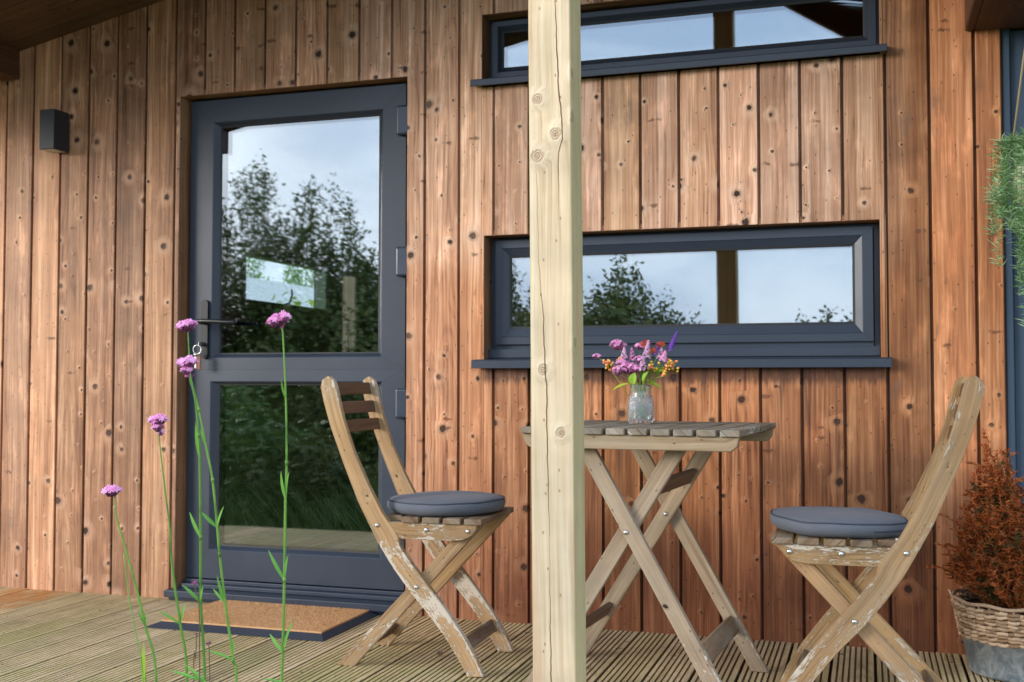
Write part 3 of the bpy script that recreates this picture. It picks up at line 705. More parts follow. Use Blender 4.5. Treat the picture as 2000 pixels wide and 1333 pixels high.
# ================================================================ POST
pt = thing('porch_post', (-.676, -1.5505, 0), 'square pale softwood post with a long crack and knots, standing on the deck', 'post')
m = MB(); W2 = .0495
def pl(P, z):
    if z <= P[0][1] or z >= P[-1][1]: return None
    for (a, b) in zip(P[:-1], P[1:]):
        if a[1] <= z <= b[1]: return a[0]+(b[0]-a[0])*(z-a[1])/(b[1]-a[1])
CR1 = [(-.006, .19), (-.0075, .35), (-.0085, .6), (-.0125, .80), (-.012, .90), (-.0155, .93), (-.0185, 1.05), (-.029, 1.18), (-.031, 1.33), (-.033, 1.40)]
CR1 = [(x, z) for x, z in CR1]
CR1 = [(-.003, -.1)]+CR1
CR2 = [(.018, 1.25), (.0195, 1.36), (.0195, 1.42), (.030, 1.455), (.0285, 1.49), (.0215, 1.56), (.018, 1.65), (.0155, 1.74), (.014, 2.7)]
rows = 190; Z0, Z1 = 0., 2.84; vs = []; fs = []; uvs = []
def lean(z): return (z-.9)*-.0075
for j in range(rows+1):
    z = Z0+(Z1-Z0)*j/rows; w_ = W2-.0025
    us = [-w_]
    for CR, df in ((CR1, -.02), (CR2, .02)):
        c = pl(CR, z); ww = .0010+.0007*math.sin(z*9); dd = .012
        if c is None: c, ww, dd = df, .0004, 0
        else:
            e0 = min(z-CR[0][1], CR[-1][1]-z); k_ = min(1, e0/.12); ww *= k_; dd *= k_; c += .0006*math.sin(z*170)+.0006*math.sin(z*67)
        us += [c-ww-.0001, (c, dd), c+ww+.0001]
    us.append(w_)
    for u_ in us:
        dep = 0
        if isinstance(u_, tuple): u_, dep = u_
        vs.append((u_+lean(z), -W2+dep, z))
nc = 8
for j in range(rows):
    for k in range(nc-1):
        a = j*nc+k; fs.append((a, a+1, a+nc+1, a+nc))
        zz0 = Z0+(Z1-Z0)*j/rows; zz1 = Z0+(Z1-Z0)*(j+1)/rows
        uvs.append([(vs[a][0]-lean(zz0), zz0), (vs[a+1][0]-lean(zz0), zz0), (vs[a+nc+1][0]-lean(zz1), zz1), (vs[a+nc][0]-lean(zz1), zz1)])
m.add(vs, fs, uvs, .37)
# other three sides with small arrises
ring = [(W2-.0025, -W2), (W2, -W2+.0025), (W2, W2-.0025), (W2-.0025, W2), (-W2+.0025, W2), (-W2, W2-.0025), (-W2, -W2+.0025), (-W2+.0025, -W2)]
uo = [W2, W2+.002, 3*W2, 3*W2+.002, 5*W2, 5*W2+.002, 7*W2, 7*W2+.002]
vs = []; fs = []; uvs = []
for z in (Z0, Z1):
    for (x, y) in ring: vs.append((x+lean(z), y, z))
for k in range(7): fs.append((k, k+1, 8+k+1, 8+k)); uvs.append([(uo[k], Z0), (uo[k+1], Z0), (uo[k+1], Z1), (uo[k], Z1)])
m.add(vs, fs, uvs, .37)
m.build('timber_post', M_POST, pt)
m = MB(); m.box((-.25, -.045, 2.84), (.2, .045, 2.90), 0); m.build('post_head', M_BEAM, pt, bevel=.003)

# ================================================================ CHAIRS
LL = [(-.307, .921), (-.321, .915), (-.332, .895), (-.321, .845), (-.295, .76), (-.25, .645), (-.198, .523), (-.129, .396), (-.08, .323), (-.022, .25), (.043, .18), (.099, .11), (.148, .035), (.168, 0)]
RR = [(-.303, .921), (-.289, .915), (-.279, .896), (-.268, .85), (-.251, .783), (-.216, .685), (-.164, .577), (-.114, .487), (-.075, .44), (-.06, .415), (-.056, .388), (-.014, .334), (.043, .266), (.099, .197), (.156, .12), (.195, .058), (.218, .004)]
def bolt(parent, x, y, z, s_):
    b = MB(); b.lathe([(.0075, 0), (.0072, .002), (.005, .0045), (.001, .0055)], 12)
    M_ = Matrix.Rotation(rad(90)*s_, 4, 'X')
    b.v = [tuple(M_ @ Vector(p)+Vector((x, y, z))) for p in b.v]
    return b.build('bolt', M_STEEL, parent)
def make_chair(label, loc, rz, wearlow):
    t = thing('folding_chair', loc, label, 'chair', 'folding garden chairs', rz=rz)
    for sgn in (-1, 1):
        y0, y1 = sorted((sgn*.176, sgn*.153))
        m = MB(); m.strip(LL, RR, y0, y1, wear=lambda L: ((.92 if wearlow else .66)*min(1, (L-.5)/.1) if .5 < L else (.42 if L > .12 else .62)), n=46)
        leg = m.build('long_leg', M_CHAIR, t, bevel=.003, seg=2)
        bolt(leg, 0, sgn*.176, .265, 1 if sgn < 0 else -1); bolt(leg, -.132, sgn*.176, .452, 1 if sgn < 0 else -1)
        y0, y1 = sorted((sgn*.1525, sgn*.1315))
        m = MB(); m.strip([(.157, .466), (.109, .412), (-.275, .007), (-.279, .0)], [(.217, .468), (.163, .41), (-.213, .005), (-.217, .0)], y0, y1, wear=lambda L: .72 if L > .4 else .35, n=24)
        m.build('short_leg', M_CHAIR, t, bevel=.003, seg=2)
        y0, y1 = sorted((sgn*.131, sgn*.112))
        # seat rail with rounded lower corners (sits just inside the short leg)
        P = [(-.107, .463), (-.104, .448), (-.094, .432), (-.078, .420), (-.05, .412), (.12, .412), (.15, .416), (.172, .425), (.188, .44), (.197, .463)]
        if sgn < 0: y0, y1 = -.1745, -.1535
        else: y0, y1 = .1535, .1745
        P2 = [(x, z) for x, z in P]
        if True:
            xs = resample(P2, 22); top = [(-.107+(.304)*i/21, .4630) for i in range(22)]
            m = MB()
            m.strip(xs, top, y0*1.0, y1*1.0, wear=.8 if sgn < 0 else .75)
            if sgn < 0:
                # keep clear of the long leg, which passes behind its rear end
                m.v = [(max(v[0], -.098), v[1], v[2]) for v in m.v]
            ap = m.build('seat_rail', M_CHAIR, t, bevel=.0015)
            for bx in (.032, .167): bolt(ap, bx, sgn*.1745, .443, 1 if sgn < 0 else -1)
    for k in range(5):
        x = -.117+.0685*k; m = MB()
        e_ = .149 if k == 0 else .184; m.box((x, -e_, .4635), (x+.057, e_, .4815), 1, wear=.35)
        m.build('seat_slat', M_SLAT, t, bevel=.003, seg=2)
    for (z, xx) in ((.880, -.274), (.818, -.258), (.758, -.240)):
        m = MB(); dx = -.3*.02
        m.bar((xx-.028, -.1525, z), (xx-.028, .1525, z), .013, .04, up=(.0-.25, 0, 1), wear=.25)
        m.build('back_slat', M_CHAIRDK, t, bevel=.003, seg=2)
    m = MB(); m.bar((.150, -.1525, .088), (.150, .1525, .088), .014, .042, up=(-.55, 0, 1), wear=.3); m.build('front_stretcher', M_SLAT, t, bevel=.002)
    m = MB(); m.bar((-.196, -.131, .062), (-.196, .131, .062), .014, .04, up=(.7, 0, 1), wear=.1); m.build('rear_stretcher', M_CHAIRDK, t, bevel=.002)
    return t
make_chair('weathered folding wooden chair left of the post, in front of the glazed door', (-1.350, -.605, 0), rad(2.0), True)
make_chair('weathered folding wooden chair right of the table, with its back to the heather pot', (-.043, -.705, 0), rad(180.3), False)
def cushion(label, loc, rz, tilt, seed, zipd=False):
    t = thing('seat_cushion', loc, label, 'cushion', 'round grey seat cushions', rz=rz); rr = random.Random(seed)
    ph = [rr.uniform(0, 6.28) for _ in range(6)]
    def wob(a): return 1+.012*math.sin(2*a+ph[0])+.006*math.sin(5*a+ph[1])
    def top(a): return (.0022 if zipd else .0008)*math.sin(3*a+ph[2])+(.0008 if zipd else .0004)*math.sin(7*a+ph[3])
    RA = .190
    prof = [(.0, .0), (.10, .0), (.160, .0), (.176, .004), (.186, .012), (.1905, .022), (.191, .030), (.188, .038), (.183, .043), (.174, .047), (.15, .051), (.11, .0545), (.06, .0565), (.0, .057)]
    def f(r_, z, a, j):
        return r_*wob(a), z+top(a)*(r_/.19)+(.0006*math.sin(47*a+ph[5]) if .183 < r_ else 0)+tilt*(r_*math.cos(a))+(.0006*math.sin(9*a+ph[4])*(1 if .1 < r_ else 0) if j > 3 else 0)
    m = MB(); m.lathe(prof, 72, f=f, cap=False); m.build('cushion_cover', M_CUSH, t)
    m = MB(); m.tube([(.1865*wob(a)*math.cos(a), .1865*wob(a)*math.sin(a), .0405+top(a)+tilt*.19*math.cos(a)+.0006*math.sin(9*a+ph[4])) for a in [2*math.pi*k/72 for k in range(73)]], .0026, 6, cap=False)
    m.build('piping', M_PIPE, t)
    if zipd:
        m = MB(); m.tube([(.1915*wob(a)*math.cos(a), .1915*wob(a)*math.sin(a), .022+top(a)+tilt*.19*math.cos(a)) for a in [-1.05+.9*k/16 for k in range(17)]], .0018, 5); m.build('zip', M_PIPE, t)
        m = MB(); m.box((.150, -.150, -.012), (.175, -.147, .004), 0); m.build('label_tag', M_TAG, t)
    return t
cushion('round grey seat cushion lying on the folding chair left of the post', (-1.313, -.600, .4825), 0, .015, 3)
cushion('round grey seat cushion with zip on the chair right of the table', (-.085, -.700, .4825), 0, -.025, 5, True)

# ================================================================ TABLE
TX, TY = -.617, -.655; TR = rad(-4.2)
tb = thing('folding_table', (TX, TY, 0), 'square folding table of greyed slats on crossed legs, behind the post', 'table', rz=TR)
for k in range(10):
    x = -.316+k*.0639; m = MB(); m.box((x, -.312, .7555), (x+.0535, .312, .7735), 1, wear=.75 if k == 9 else R.uniform(.25, .5))
    o = m.build('table_slat', M_TTOP, tb, bevel=.002)
for sgn in (-1, 1):
    P = resample([(-.312, .752), (-.309, .733), (-.303, .722), (-.292, .715), (.288, .715), (.299, .721), (.306, .733), (.308, .752)], 30)
    top = [(-.312+.62*i/29, .7555) for i in range(30)]; y0, y1 = sorted((sgn*.302, sgn*.281))
    m = MB(); m.strip(P, top, y0, y1, wear=.1); m.build('apron', M_TABLE, tb, bevel=.002)
    def legp(xt, zt, xb, zb, hw): return [(xt-hw, zt), (xb-hw, zb)], [(xt+hw, zt), (xb+hw, zb)]
    a, b = legp(-.160, .7545, .270, 0, .0265); y0, y1 = sorted((sgn*.258, sgn*.235)); m = MB(); m.strip(a, b, y0, y1, wear=lambda L: .3 if L < .5 else .3+min(.35, (L-.5)*1.6), n=20)
    lg = m.build('outer_leg', M_TABLE, tb, bevel=.003, seg=2); bolt(lg, -.018, sgn*.258, .48, 1 if sgn < 0 else -1)
    a, b = legp(.146, .7545, -.320, 0, .028); y0, y1 = sorted((sgn*.2345, sgn*.212)); m = MB(); m.strip(a, b, y0, y1, wear=.25, n=20)
    lg = m.build('inner_leg', M_TABLE, tb, bevel=.003, seg=2)
    if sgn > 0: bolt(lg, -.022, .212, .48, 1)
m = MB(); m.bar((.062, -.212, .605), (.062, .212, .605), .018, .05, up=(.62, 0, 1)); m.build('upper_crossbar', M_CHAIRDK, tb, bevel=.002)
m = MB(); m.bar((-.215, -.212, .165), (-.215, .212, .165), .018, .045, up=(.62, 0, 1)); m.build('rear_crossbar', M_CHAIRDK, tb, bevel=.002)
m = MB(); m.bar((.188, -.235, .142), (.188, .235, .142), .018, .055, up=(-.62, 0, 1), wear=.3); m.build('front_crossbar', M_SLAT, tb, bevel=.002)

# ================================================================ VASE AND BOUQUET
VX, VY, VZ = -.670, -.605, .7738
vt = thing('glass_vase', (VX, VY, VZ), 'small clear pressed glass vase with diamond pattern on the table', 'vase')
def vf(r_, z, a, j):
    if .008 < z < .088 and j < 56: return r_+.0034*(abs(math.sin(9*a+z*230))*abs(math.sin(9*a-z*230)))-.001, z
    if z >= .094 and j < 56: return r_+.0007*math.sin(24*a), z
    return r_, z
outer = [(.0, .0), (.034, .0), (.0375, .003), (.039, .009)]+[(.039+.0012*math.sin(i/44*3.14)-(.0 if i < 22 else (i-22)*.00021), .012+i*.00168) for i in range(44)]+[(.0322, .088), (.0312, .092), (.0308, .100), (.0318, .108), (.034, .116), (.0345, .120)]
no = len(outer)
inner = [(.0325, .120), (.0305, .114), (.0285, .104), (.0285, .094), (.030, .086), (.0345, .076), (.0362, .06), (.0362, .02), (.034, .010), (.0, .008)]
def vf2(r_, z, a, j): return vf(r_, z, a, j) if j < no else (r_, z)
m = MB(); m.lathe(outer+inner, 144, f=vf2, cap=False); m.build('vase_glass', M_VASE, vt)
m = MB(); m.lathe([(.0, .0085), (.0335, .0105), (.0355, .02), (.0355, .058), (.0, .058)], 40, cap=False)
wt = MT('water'); wt.b.inputs['Transmission Weight'].default_value = 1.; wt.b.inputs['IOR'].default_value = 1.33; wt.out((.96, .99, .97), .0)
m.build('water', wt.m, vt)
def floret(mb, p, nrm, size, npet=5, cup=.2, wd=.75):
    nrm = Vector(nrm).normalized(); a = nrm.cross(Vector((.37, .21, .9))); a.normalize(); b = nrm.cross(a); p = Vector(p); o = R.uniform(0, 6.28); r = R.random()
    for k in range(npet):
        t = o+2*math.pi*k/npet; d = a*math.cos(t)+b*math.sin(t); s_ = nrm.cross(d)
        mb.add([p, p+d*size*.55-s_*size*.5*wd*.62+nrm*cup*size*.5, p+d*size+nrm*cup*size, p+d*size*.55+s_*size*.5*wd*.62+nrm*cup*size*.5], [(0, 1, 2, 3)], [[(0, 0), (1, 0), (1, 1), (0, 1)]], r)
def rdir(up=.0):
    while True:
        v = Vector((R.uniform(-1, 1), R.uniform(-1, 1), R.uniform(-1, 1)))
        if .05 < v.length < 1: v.normalize(); break
    if v.z < up: v.z = abs(v.z)*.5+up*.5
    return v.normalized()
def verb_head(pet, cal, c, rx_, rz_, n, fs_=.0042, dome=True):
    c = Vector(c); fs_ *= 1.35; rx_ *= 1.15; n = int(n*.8)
    for i in range(n):
        t = math.sqrt(R.random()); a = R.uniform(0, 6.28)
        p = c+Vector((rx_*t*math.cos(a), rx_*t*math.sin(a), rz_*(1-t*t)*.9+R.uniform(-.15, .1)*rz_*2))
        nrm = Vector((math.cos(a)*t, math.sin(a)*t-.35, .55+R.uniform(-.2, .4)))+rdir()*.5
        floret(pet, p, nrm, fs_*R.uniform(.8, 1.25))
        cal.tube([c+Vector((rx_*t*.35*math.cos(a), rx_*t*.35*math.sin(a), -rz_*1.1)), p-Vector((0, 0, .0005))], [.0009, .0011], 4)
def sub(P, o): return P
BQ = 'flowers standing in the glass vase'
def bstem(mb, tip, r=.0011):
    base = Vector((VX+R.uniform(-.014, .014), VY+R.uniform(-.014, .014), VZ+.014)); tip = Vector(tip)
    neck = Vector((VX+(tip.x-VX)*.2+R.uniform(-.006, .006), VY+(tip.y-VY)*.2+R.uniform(-.008, .008), VZ+.117))
    dx = Vector((neck.x-VX, neck.y-VY, 0))
    if dx.length > .022: neck -= dx*(1-.022/dx.length)
    base = Vector((VX-(neck.x-VX)*.8, VY-(neck.y-VY)*.8, VZ+.015))
    mid = neck.lerp(tip, .5)+Vector((0, 0, .004)); mb.tube(smooth3([base, base.lerp(neck, .5), neck, mid, tip], 14), r, 6)
    return neck, (tip-mid).normalized()
def flower(kind, tip, label, size=1., **kw):
    t = thing('cut_flower', (VX, VY, VZ+.015), label, 'flower', BQ); o = (VX, VY, VZ+.015)
    st = MB(); nk, d = bstem(st, tip); st.build('stem', M_RSTEM if kw.get('rs') else M_STEM, t, org=o)
    p = MB(); c = MB(); tip = Vector(tip); size *= 1.15
    if kind == 'verbena':
        verb_head(p, c, tip, .0125*size, .008*size, int(46*size), .0043); p.build('flower_head', M_VERB, t, org=o); c.build('calyx', M_CALYX, t, org=o)
    elif kind == 'sedum':
        for (ox, oz) in kw['pts']:
            verb_head(p, c, tip+Vector((ox, R.uniform(-.012, .012), oz)), .017, .011, 46, .0045)
            c.tube([nk+Vector((0, 0, .01)), tip+Vector((ox, 0, oz-.006))], .001, 4)
        p.build('flower_head', M_VERB, t, org=o); c.build('calyx', M_CALYX, t, org=o)
    elif kind == 'spike':
        L_ = kw['L']; ax = Vector(kw['ax']).normalized(); rb = kw['rb']
        for i in range(int(kw.get('n', 110)*1.2)):
            u_ = R.random()**.8; a = ax.cross(rdir()); a.normalize(); rr_ = rb*(1-u_*.85)
            floret(p, tip+ax*L_*u_+a*rr_, a+ax*.4, 1.35*kw.get('fs', .0035)*(1-.4*u_))
        c.tube([tip-ax*.004, tip+ax*L_*.96], [.0016, .0008], 5)
        p.build('flower_head', kw['mat'], t, org=o); c.build('calyx', kw.get('cal', M_STEMB), t, org=o)
    elif kind == 'berry':
        for i in range(kw.get('n', 24)):
            q = tip+Vector((R.gauss(0, .0085), R.gauss(0, .0085), R.gauss(0, .0075)))*size
            rb = R.uniform(.0032, .005); zf = R.uniform(-.2, .8)
            p.lathe([(0, -rb), (rb*.7, -rb*.6), (rb, 0), (rb*.75, rb*.65), (0, rb)], 8, c=q, cap=False)
            c.tube([tip-Vector((0, 0, .012)), q], .0006, 4)
        p.build('berry_cluster', M_ORNG, t, org=o); c.build('stalks', M_STEM, t, org=o)
    elif kind == 'daisy':
        for k in range(15):
            a = k*2*math.pi/15; dd = Vector((math.cos(a), math.sin(a)*.5-.25, .55+.6*math.sin(a)+R.uniform(-.15, .15)))
            p.leaf(tip, dd, (0, -.6, 1), .016*size, .0085, .3)
        c.lathe([(.0055, 0), (.005, .003), (0, .0055)], 10, c=tip+Vector((0, 0, .001)))
        p.build('petals', M_RED, t, org=o); c.build('flower_centre', M_STEMB, t, org=o)
    return t
flower('verbena', (-.812, -.60, .983), 'tiny pink verbena leaning furthest left in the vase bouquet', .8)
flower('verbena', (-.742, -.61, 1.018), 'wide mauve verbena head at upper left of the vase bouquet', 1.6)
flower('verbena', (-.674, -.60, 1.013), 'thin stemmed mauve verbena at top middle of the vase bouquet', 1.0)
flower('spike', (-.718, -.63, .975), 'white and lilac flower sprig beside the left orange berries', ax=(.05, 0, 1), L=.035, rb=.012, mat=M_LILAC, n=60)
flower('spike', (-.646, -.64, .975), 'upright pink flower spike in the middle of the bouquet', ax=(.12, 0, 1), L=.055, rb=.014, mat=M_LILAC, n=120, rs=1)
flower('spike', (-.650, -.66, .940), 'low lilac flower sprig just above the vase neck', ax=(-.1, -.3, 1), L=.04, rb=.014, mat=M_LILAC, n=80)
flower('spike', (-.606, -.62, .972), 'pale pink flower sprig at the foot of the purple spike', ax=(.1, 0, 1), L=.035, rb=.016, mat=M_LILAC, n=90)
flower('spike', (-.580, -.61, 1.000), 'long pointed purple flower spike leaning right at the top of the bouquet', ax=(.42, 0, 1), L=.062, rb=.0095, mat=M_PURP, n=190, fs=.003)
flower('spike', (-.622, -.58, .985), 'short violet flower spike between the two dark red blooms', ax=(.0, 0, 1), L=.04, rb=.013, mat=M_PURP, n=90)
flower('daisy', (-.650, -.63, 1.017), 'dark red bloom left of the violet spike', 1.)
flower('daisy', (-.606, -.62, 1.014), 'dark red and orange bloom right of the violet spike', .9)
flower('berry', (-.762, -.62, .955), 'cluster of orange pink berries at the left of the bouquet', 1.1, n=30)
flower('berry', (-.738, -.60, .972), 'small orange berry cluster above the left yellow leaf', .8, n=16)
flower('berry', (-.578, -.63, .952), 'large cluster of yellow and pink berries at the right of the bouquet', 1.25, n=36)
flower('berry', (-.628, -.65, .948), 'small yellow and pink berry cluster in the bouquet centre', .7, n=14)
flower('berry', (-.588, -.66, .924), 'low pink berry cluster above the right leaf', .5, n=8)
flower('sedum', (-.705, -.64, .945), 'broad magenta pink flower head spreading low across the bouquet front', rs=1, pts=[(-.036, -.010), (-.020, -.002), (-.002, .006), (.016, .004), (.0, -.006), (.028, -.002)])
flower('verbena', (-.722, -.63, .962), 'pink verbena head tucked between the left berries and the broad magenta head', 1.2)
flower('verbena', (-.664, -.655, .972), 'pink verbena head low in the middle of the bouquet', 1.1)
flower('daisy', (-.628, -.64, .996), 'dark red bloom lowest of the three, under the violet spike', .8)
flower('spike', (-.594, -.645, .965), 'magenta flower sprig behind the right berry cluster', ax=(.25, 0, 1), L=.034, rb=.013, mat=M_VERB, n=80)
flower('spike', (-.692, -.62, .968), 'magenta flower sprig left of the upright pink spike', ax=(-.1, 0, 1), L=.04, rb=.011, mat=M_VERB, n=80)
for (lab, p, d, L_, wd) in (('broad green leaf behind the berries at the right', (-.622, -.60, .925), (.5, .1, .7), .04, .022), ('yellow green leaf behind the magenta head at the left', (-.715, -.60, .925), (-.5, .1, .6), .04, .02),
                            ('yellow green leaf drooping left over the vase rim', (-.705, -.63, .897), (-1, -.2, -.18), .052, .014), ('wide green leaf standing up in front of the vase neck', (-.688, -.645, .898), (.15, -.3, .9), .034, .03),
                            ('pointed green leaf drooping right over the vase rim', (-.648, -.63, .906), (1, -.15, -.28), .052, .018), ('green leaf leaning right above the vase rim', (-.655, -.65, .905), (.35, -.3, .9), .036, .022),
                            ('yellow green leaf under the left berry cluster', (-.752, -.64, .935), (.6, -.2, .5), .036, .017), ('green leaf under the right berry cluster', (-.615, -.63, .935), (.8, -.3, .15), .034, .018), ('slim green leaf behind the bouquet stems', (-.668, -.60, .90), (-.15, .2, 1), .05, .012)):
    t = MB(); ln = MB()
    t.leaf(p, d, (.1, -.5, 1), L_, wd, .25, seg=6, fold=.35)
    t.tube([(VX+(p[0]-VX)*.4, VY+(p[1]-VY)*.3, VZ+.08), p], .0009, 5)
    ob = t.build('leaf', M_BLEAF, None, org=(VX, VY, VZ+.05)); ob.location = (VX, VY, VZ+.05)
    tag(ob, lab, 'leaf', BQ)

# ================================================================ VERBENA PLANTS
VB = dict(
 A=(-2.0, [(-1.528, .662), (-1.525, .65), (-1.522, .614), (-1.496, .543), (-1.472, .474), (-1.447, .391), (-1.419, .278)]),
 B=(-2.05, [(-1.384, .807), (-1.381, .768), (-1.37, .694), (-1.355, .601), (-1.352, .553), (-1.341, .481), (-1.328, .413), (-1.311, .299)]),
 C=(-2.12, [(-1.269, .921), (-1.264, .904), (-1.253, .869), (-1.244, .8), (-1.241, .754), (-1.237, .602), (-1.235, .475), (-1.224, .324)]),
 D=(-2.05, [(-1.318, 1.005), (-1.315, .962), (-1.311, .915), (-1.291, .847), (-1.273, .774), (-1.257, .706), (-1.245, .613), (-1.239, .559), (-1.225, .463), (-1.205, .351), (-1.198, .309)]),
 F=(-2.1, [(-1.075, 1.008), (-1.072, .988), (-1.065, .87), (-1.062, .749), (-1.064, .679), (-1.065, .526), (-1.067, .389), (-1.069, .332)]))
HEAD = {'A': (-1.534, .673), 'B': (-1.385, .826), 'C': (-1.271, .942), 'D': (-1.32, 1.019), 'F': (-1.077, 1.026)}
LEAF = dict(B=[((-1.328, .413), (-1.361, .444)), ((-1.328, .413), (-1.321, .455))],
 C=[((-1.235, .475), (-1.267, .511)), ((-1.235, .475), (-1.223, .509)), ((-1.237, .602), (-1.259, .647)), ((-1.241, .754), (-1.244, .82)), ((-1.224, .324), (-1.297, .348)), ((-1.224, .324), (-1.265, .356))],
 D=[((-1.245, .612), (-1.274, .642)), ((-1.245, .612), (-1.226, .654)), ((-1.225, .463), (-1.249, .49)), ((-1.225, .463), (-1.24, .514)), ((-1.205, .351), (-1.253, .376)), ((-1.205, .351), (-1.196, .395)), ((-1.273, .774), (-1.281, .806))],
 F=[((-1.065, .526), (-1.095, .579)), ((-1.065, .526), (-1.058, .57)), ((-1.067, .389), (-1.095, .42)), ((-1.067, .389), (-1.046, .452)), ((-1.064, .679), (-1.068, .728)), ((-1.064, .679), (-1.055, .728)), ((-1.065, .87), (-1.069, .904)), ((-1.069, .332), (-1.108, .339))],
 A=[((-1.447, .391), (-1.459, .426)), ((-1.443, .276), (-1.448, .342)), ((-1.447, .391), (-1.443, .422))])
LAB = dict(A='shortest pink verbena, leaning left in front of the timber wall', B='pink verbena on a thin arching stem, second from the left',
           C='pink verbena just below the door lock, on a straight green stem', D='pink verbena beside the door handle, stem crossing behind the lower head',
           F='tallest and rightmost pink verbena, on a straight stem before the door glass')
for k, (Y, P) in VB.items():
    x, z = P[-1]; x2, z2 = P[-2]; dz = z+.36; bx = x+(x-x2)/(z2-z+1e-6)*dz*.35
    base = Vector((bx, -2.12, -.36)); pts = [(a, Y, b) for a, b in P]+[(x+(bx-x)*.5, (Y-2.12)/2, z-dz*.5), tuple(base)]
    t = thing('verbena', base, LAB[k], 'flower', 'pink verbenas in the foreground')
    sp = smooth3(pts, 60); n = len(sp)
    rr0 = .0009 if k in 'AB' else .0013
    m = MB(); m.tube(sp, [rr0+(.0026-rr0)*min(1, (i/n)*1.9) for i in range(n)], 8)
    for i in range(3, len(pts)-2, 2): m.tube([(pts[i][0], pts[i][1], pts[i][2]-.005), (pts[i][0], pts[i][1], pts[i][2]+.004)], .0031 if k in 'CDF' else .0019, 8)
    m.build('stem', M_STEM, t, org=base)
    hx, hz = HEAD[k]; p = MB(); c = MB()
    if k in 'AF D':
        n_ = 3
    verb_head(p, c, (hx-.006, Y, hz-.003), .0155, .010, 75, .0046)
    verb_head(p, c, (hx+.010, Y-.006, hz+.001), .0125, .009, 50, .0045)
    if k in 'BC':
        verb_head(p, c, (hx+.003, Y-.006, hz-.016), .010, .008, 34, .0042); verb_head(p, c, (hx+.006, Y, hz-.026), .006, .006, 16, .0038)
    if k == 'F': verb_head(p, c, (hx-.013, Y-.004, hz-.008), .011, .009, 40, .0042)
    tp = Vector((P[0][0], Y, P[0][1]))
    for dx in (-.011, -.003, .006, .012): c.tube([tp-Vector((0, 0, .006)), tp+Vector((dx*.5, 0, .006)), Vector((hx+dx, Y, hz-.007))], .0009, 5)
    p.build('flower_head', M_VERB, t, org=base); c.build('calyx', M_CALYX, t, org=base)
    for (a, b) in LEAF[k]:
        a3 = Vector((a[0], Y, a[1])); b3 = Vector((b[0], Y-R.uniform(.0, .02), b[1])); dd = b3-a3
        m = MB(); m.leaf(a3, dd, (-.2, -.9, .5) if abs(dd.x) < .03 else (0, -.5, 1), dd.length*1.05, .0075 if dd.length > .04 else .0055, .12, seg=5, fold=.3); m.build('leaf', M_VLEAF, t, org=base)
    # lower leaves near the ground, out of the frame
    for q in range(6):
        a3 = base+Vector((0, 0, .05+.07*q)); a = R.uniform(0, 6.28); m = MB(); m.leaf(a3, (math.cos(a), math.sin(a), .5), (0, 0, 1), .08, .014, .3, seg=4, fold=.2); m.build('leaf', M_VLEAF, t, org=base)
def bud(P, Y, lab, br=.0045, mat=M_STEMB):
    base = Vector((P[-1][0]+.01, Y, -.36)); t = thing('verbena_bud', base, lab, 'flower bud', 'withered verbena buds in the foreground')
    m = MB(); m.tube(smooth3([(x, Y, z) for x, z in P]+[tuple(base)], 24), .001, 6); m.build('stem', mat, t, org=base)
    m = MB()
    for i in range(16): floret(m, Vector((P[0][0], Y, P[0][1]))+rdir()*br*.7, rdir(), br*.55)
    m.build('bud', M_CALYX, t, org=base)
bud([(-1.323, .383), (-1.325, .335), (-1.329, .285)], -2.0, 'tiny brown bud on a hair thin stalk between two verbena stems')
bud([(-1.229, .392), (-1.226, .319), (-1.225, .25)], -2.1, 'withered purple bud at the bottom edge among the verbena leaves', .0058)
bud([(-1.247, .513), (-1.242, .493), (-1.236, .475), (-1.232, .3)], -2.125, 'small dusky pink bud above a leaf pair in front of the threshold', .006)
t = thing('grass_stalk', (-1.40, -2.02, -.36), 'thin yellow green stalk with a long sheath leaf beside the leftmost verbena', 'plant'); m = MB()
m.tube(smooth3([(-1.496, -2.01, .543), (-1.48, -2.01, .446), (-1.465, -2.01, .385), (-1.443, -2.01, .276), (-1.42, -2.015, -.05), (-1.40, -2.02, -.36)], 20), .0011, 6); m.build('stem', M_VLEAF, t, org=(-1.40, -2.02, -.36))
m = MB(); m.leaf((-1.443, -2.01, .27), (-.02, 0, 1), (0, -1, 0), .09, .009, .03, seg=4); m.build('leaf', M_BLEAF, t, org=(-1.40, -2.02, -.36))

# ================================================================ HEATHER IN BASKET
PX, PY = .437, -.205
pot = thing('planter_basket', (PX, PY, 0), 'round planter with zinc base and woven wicker rim at the right corner', 'planter')
m = MB(); m.lathe([(.0, .003), (.138, .003), (.145, .006), (.147, .012), (.166, .122), (.168, .122), (.166, .118), (.14, .02), (0, .02)], 64, cap=False); m.build('zinc_base', M_ZINC, pot)
m = MB(); NW = 34
for j in range(9):
    z = .118+j*.0118; rb = .166+(z-.118)*.20
    for st_ in (0, 1):
        P = []
        for i in range(NW*6+1):
            a = 2*math.pi*i/(NW*6)+j*.03; ph = NW/2*a*1.0
            dip = .004*math.sin(a*1.+.5)
            P.append(((rb+(.0055 if st_ == 0 else -.0055)*math.sin(ph+j*math.pi))*math.cos(a), (rb+(.0055 if st_ == 0 else -.0055)*math.sin(ph+j*math.pi))*math.sin(a), z+.0016*math.sin(a*7+j*2)+.0022*math.cos(ph*2+j)*.6))
        # split the strand so each visible length has its own tone
        for s0 in range(0, NW*6, 12): m.tube(P[s0:min(s0+13, len(P))], .0062, 6)
for i in range(NW):
    a = 2*math.pi*(i+.5)/NW; m.tube([(.165*math.cos(a), .165*math.sin(a), .112), (.188*math.cos(a), .188*math.sin(a), .226)], .0035, 5)
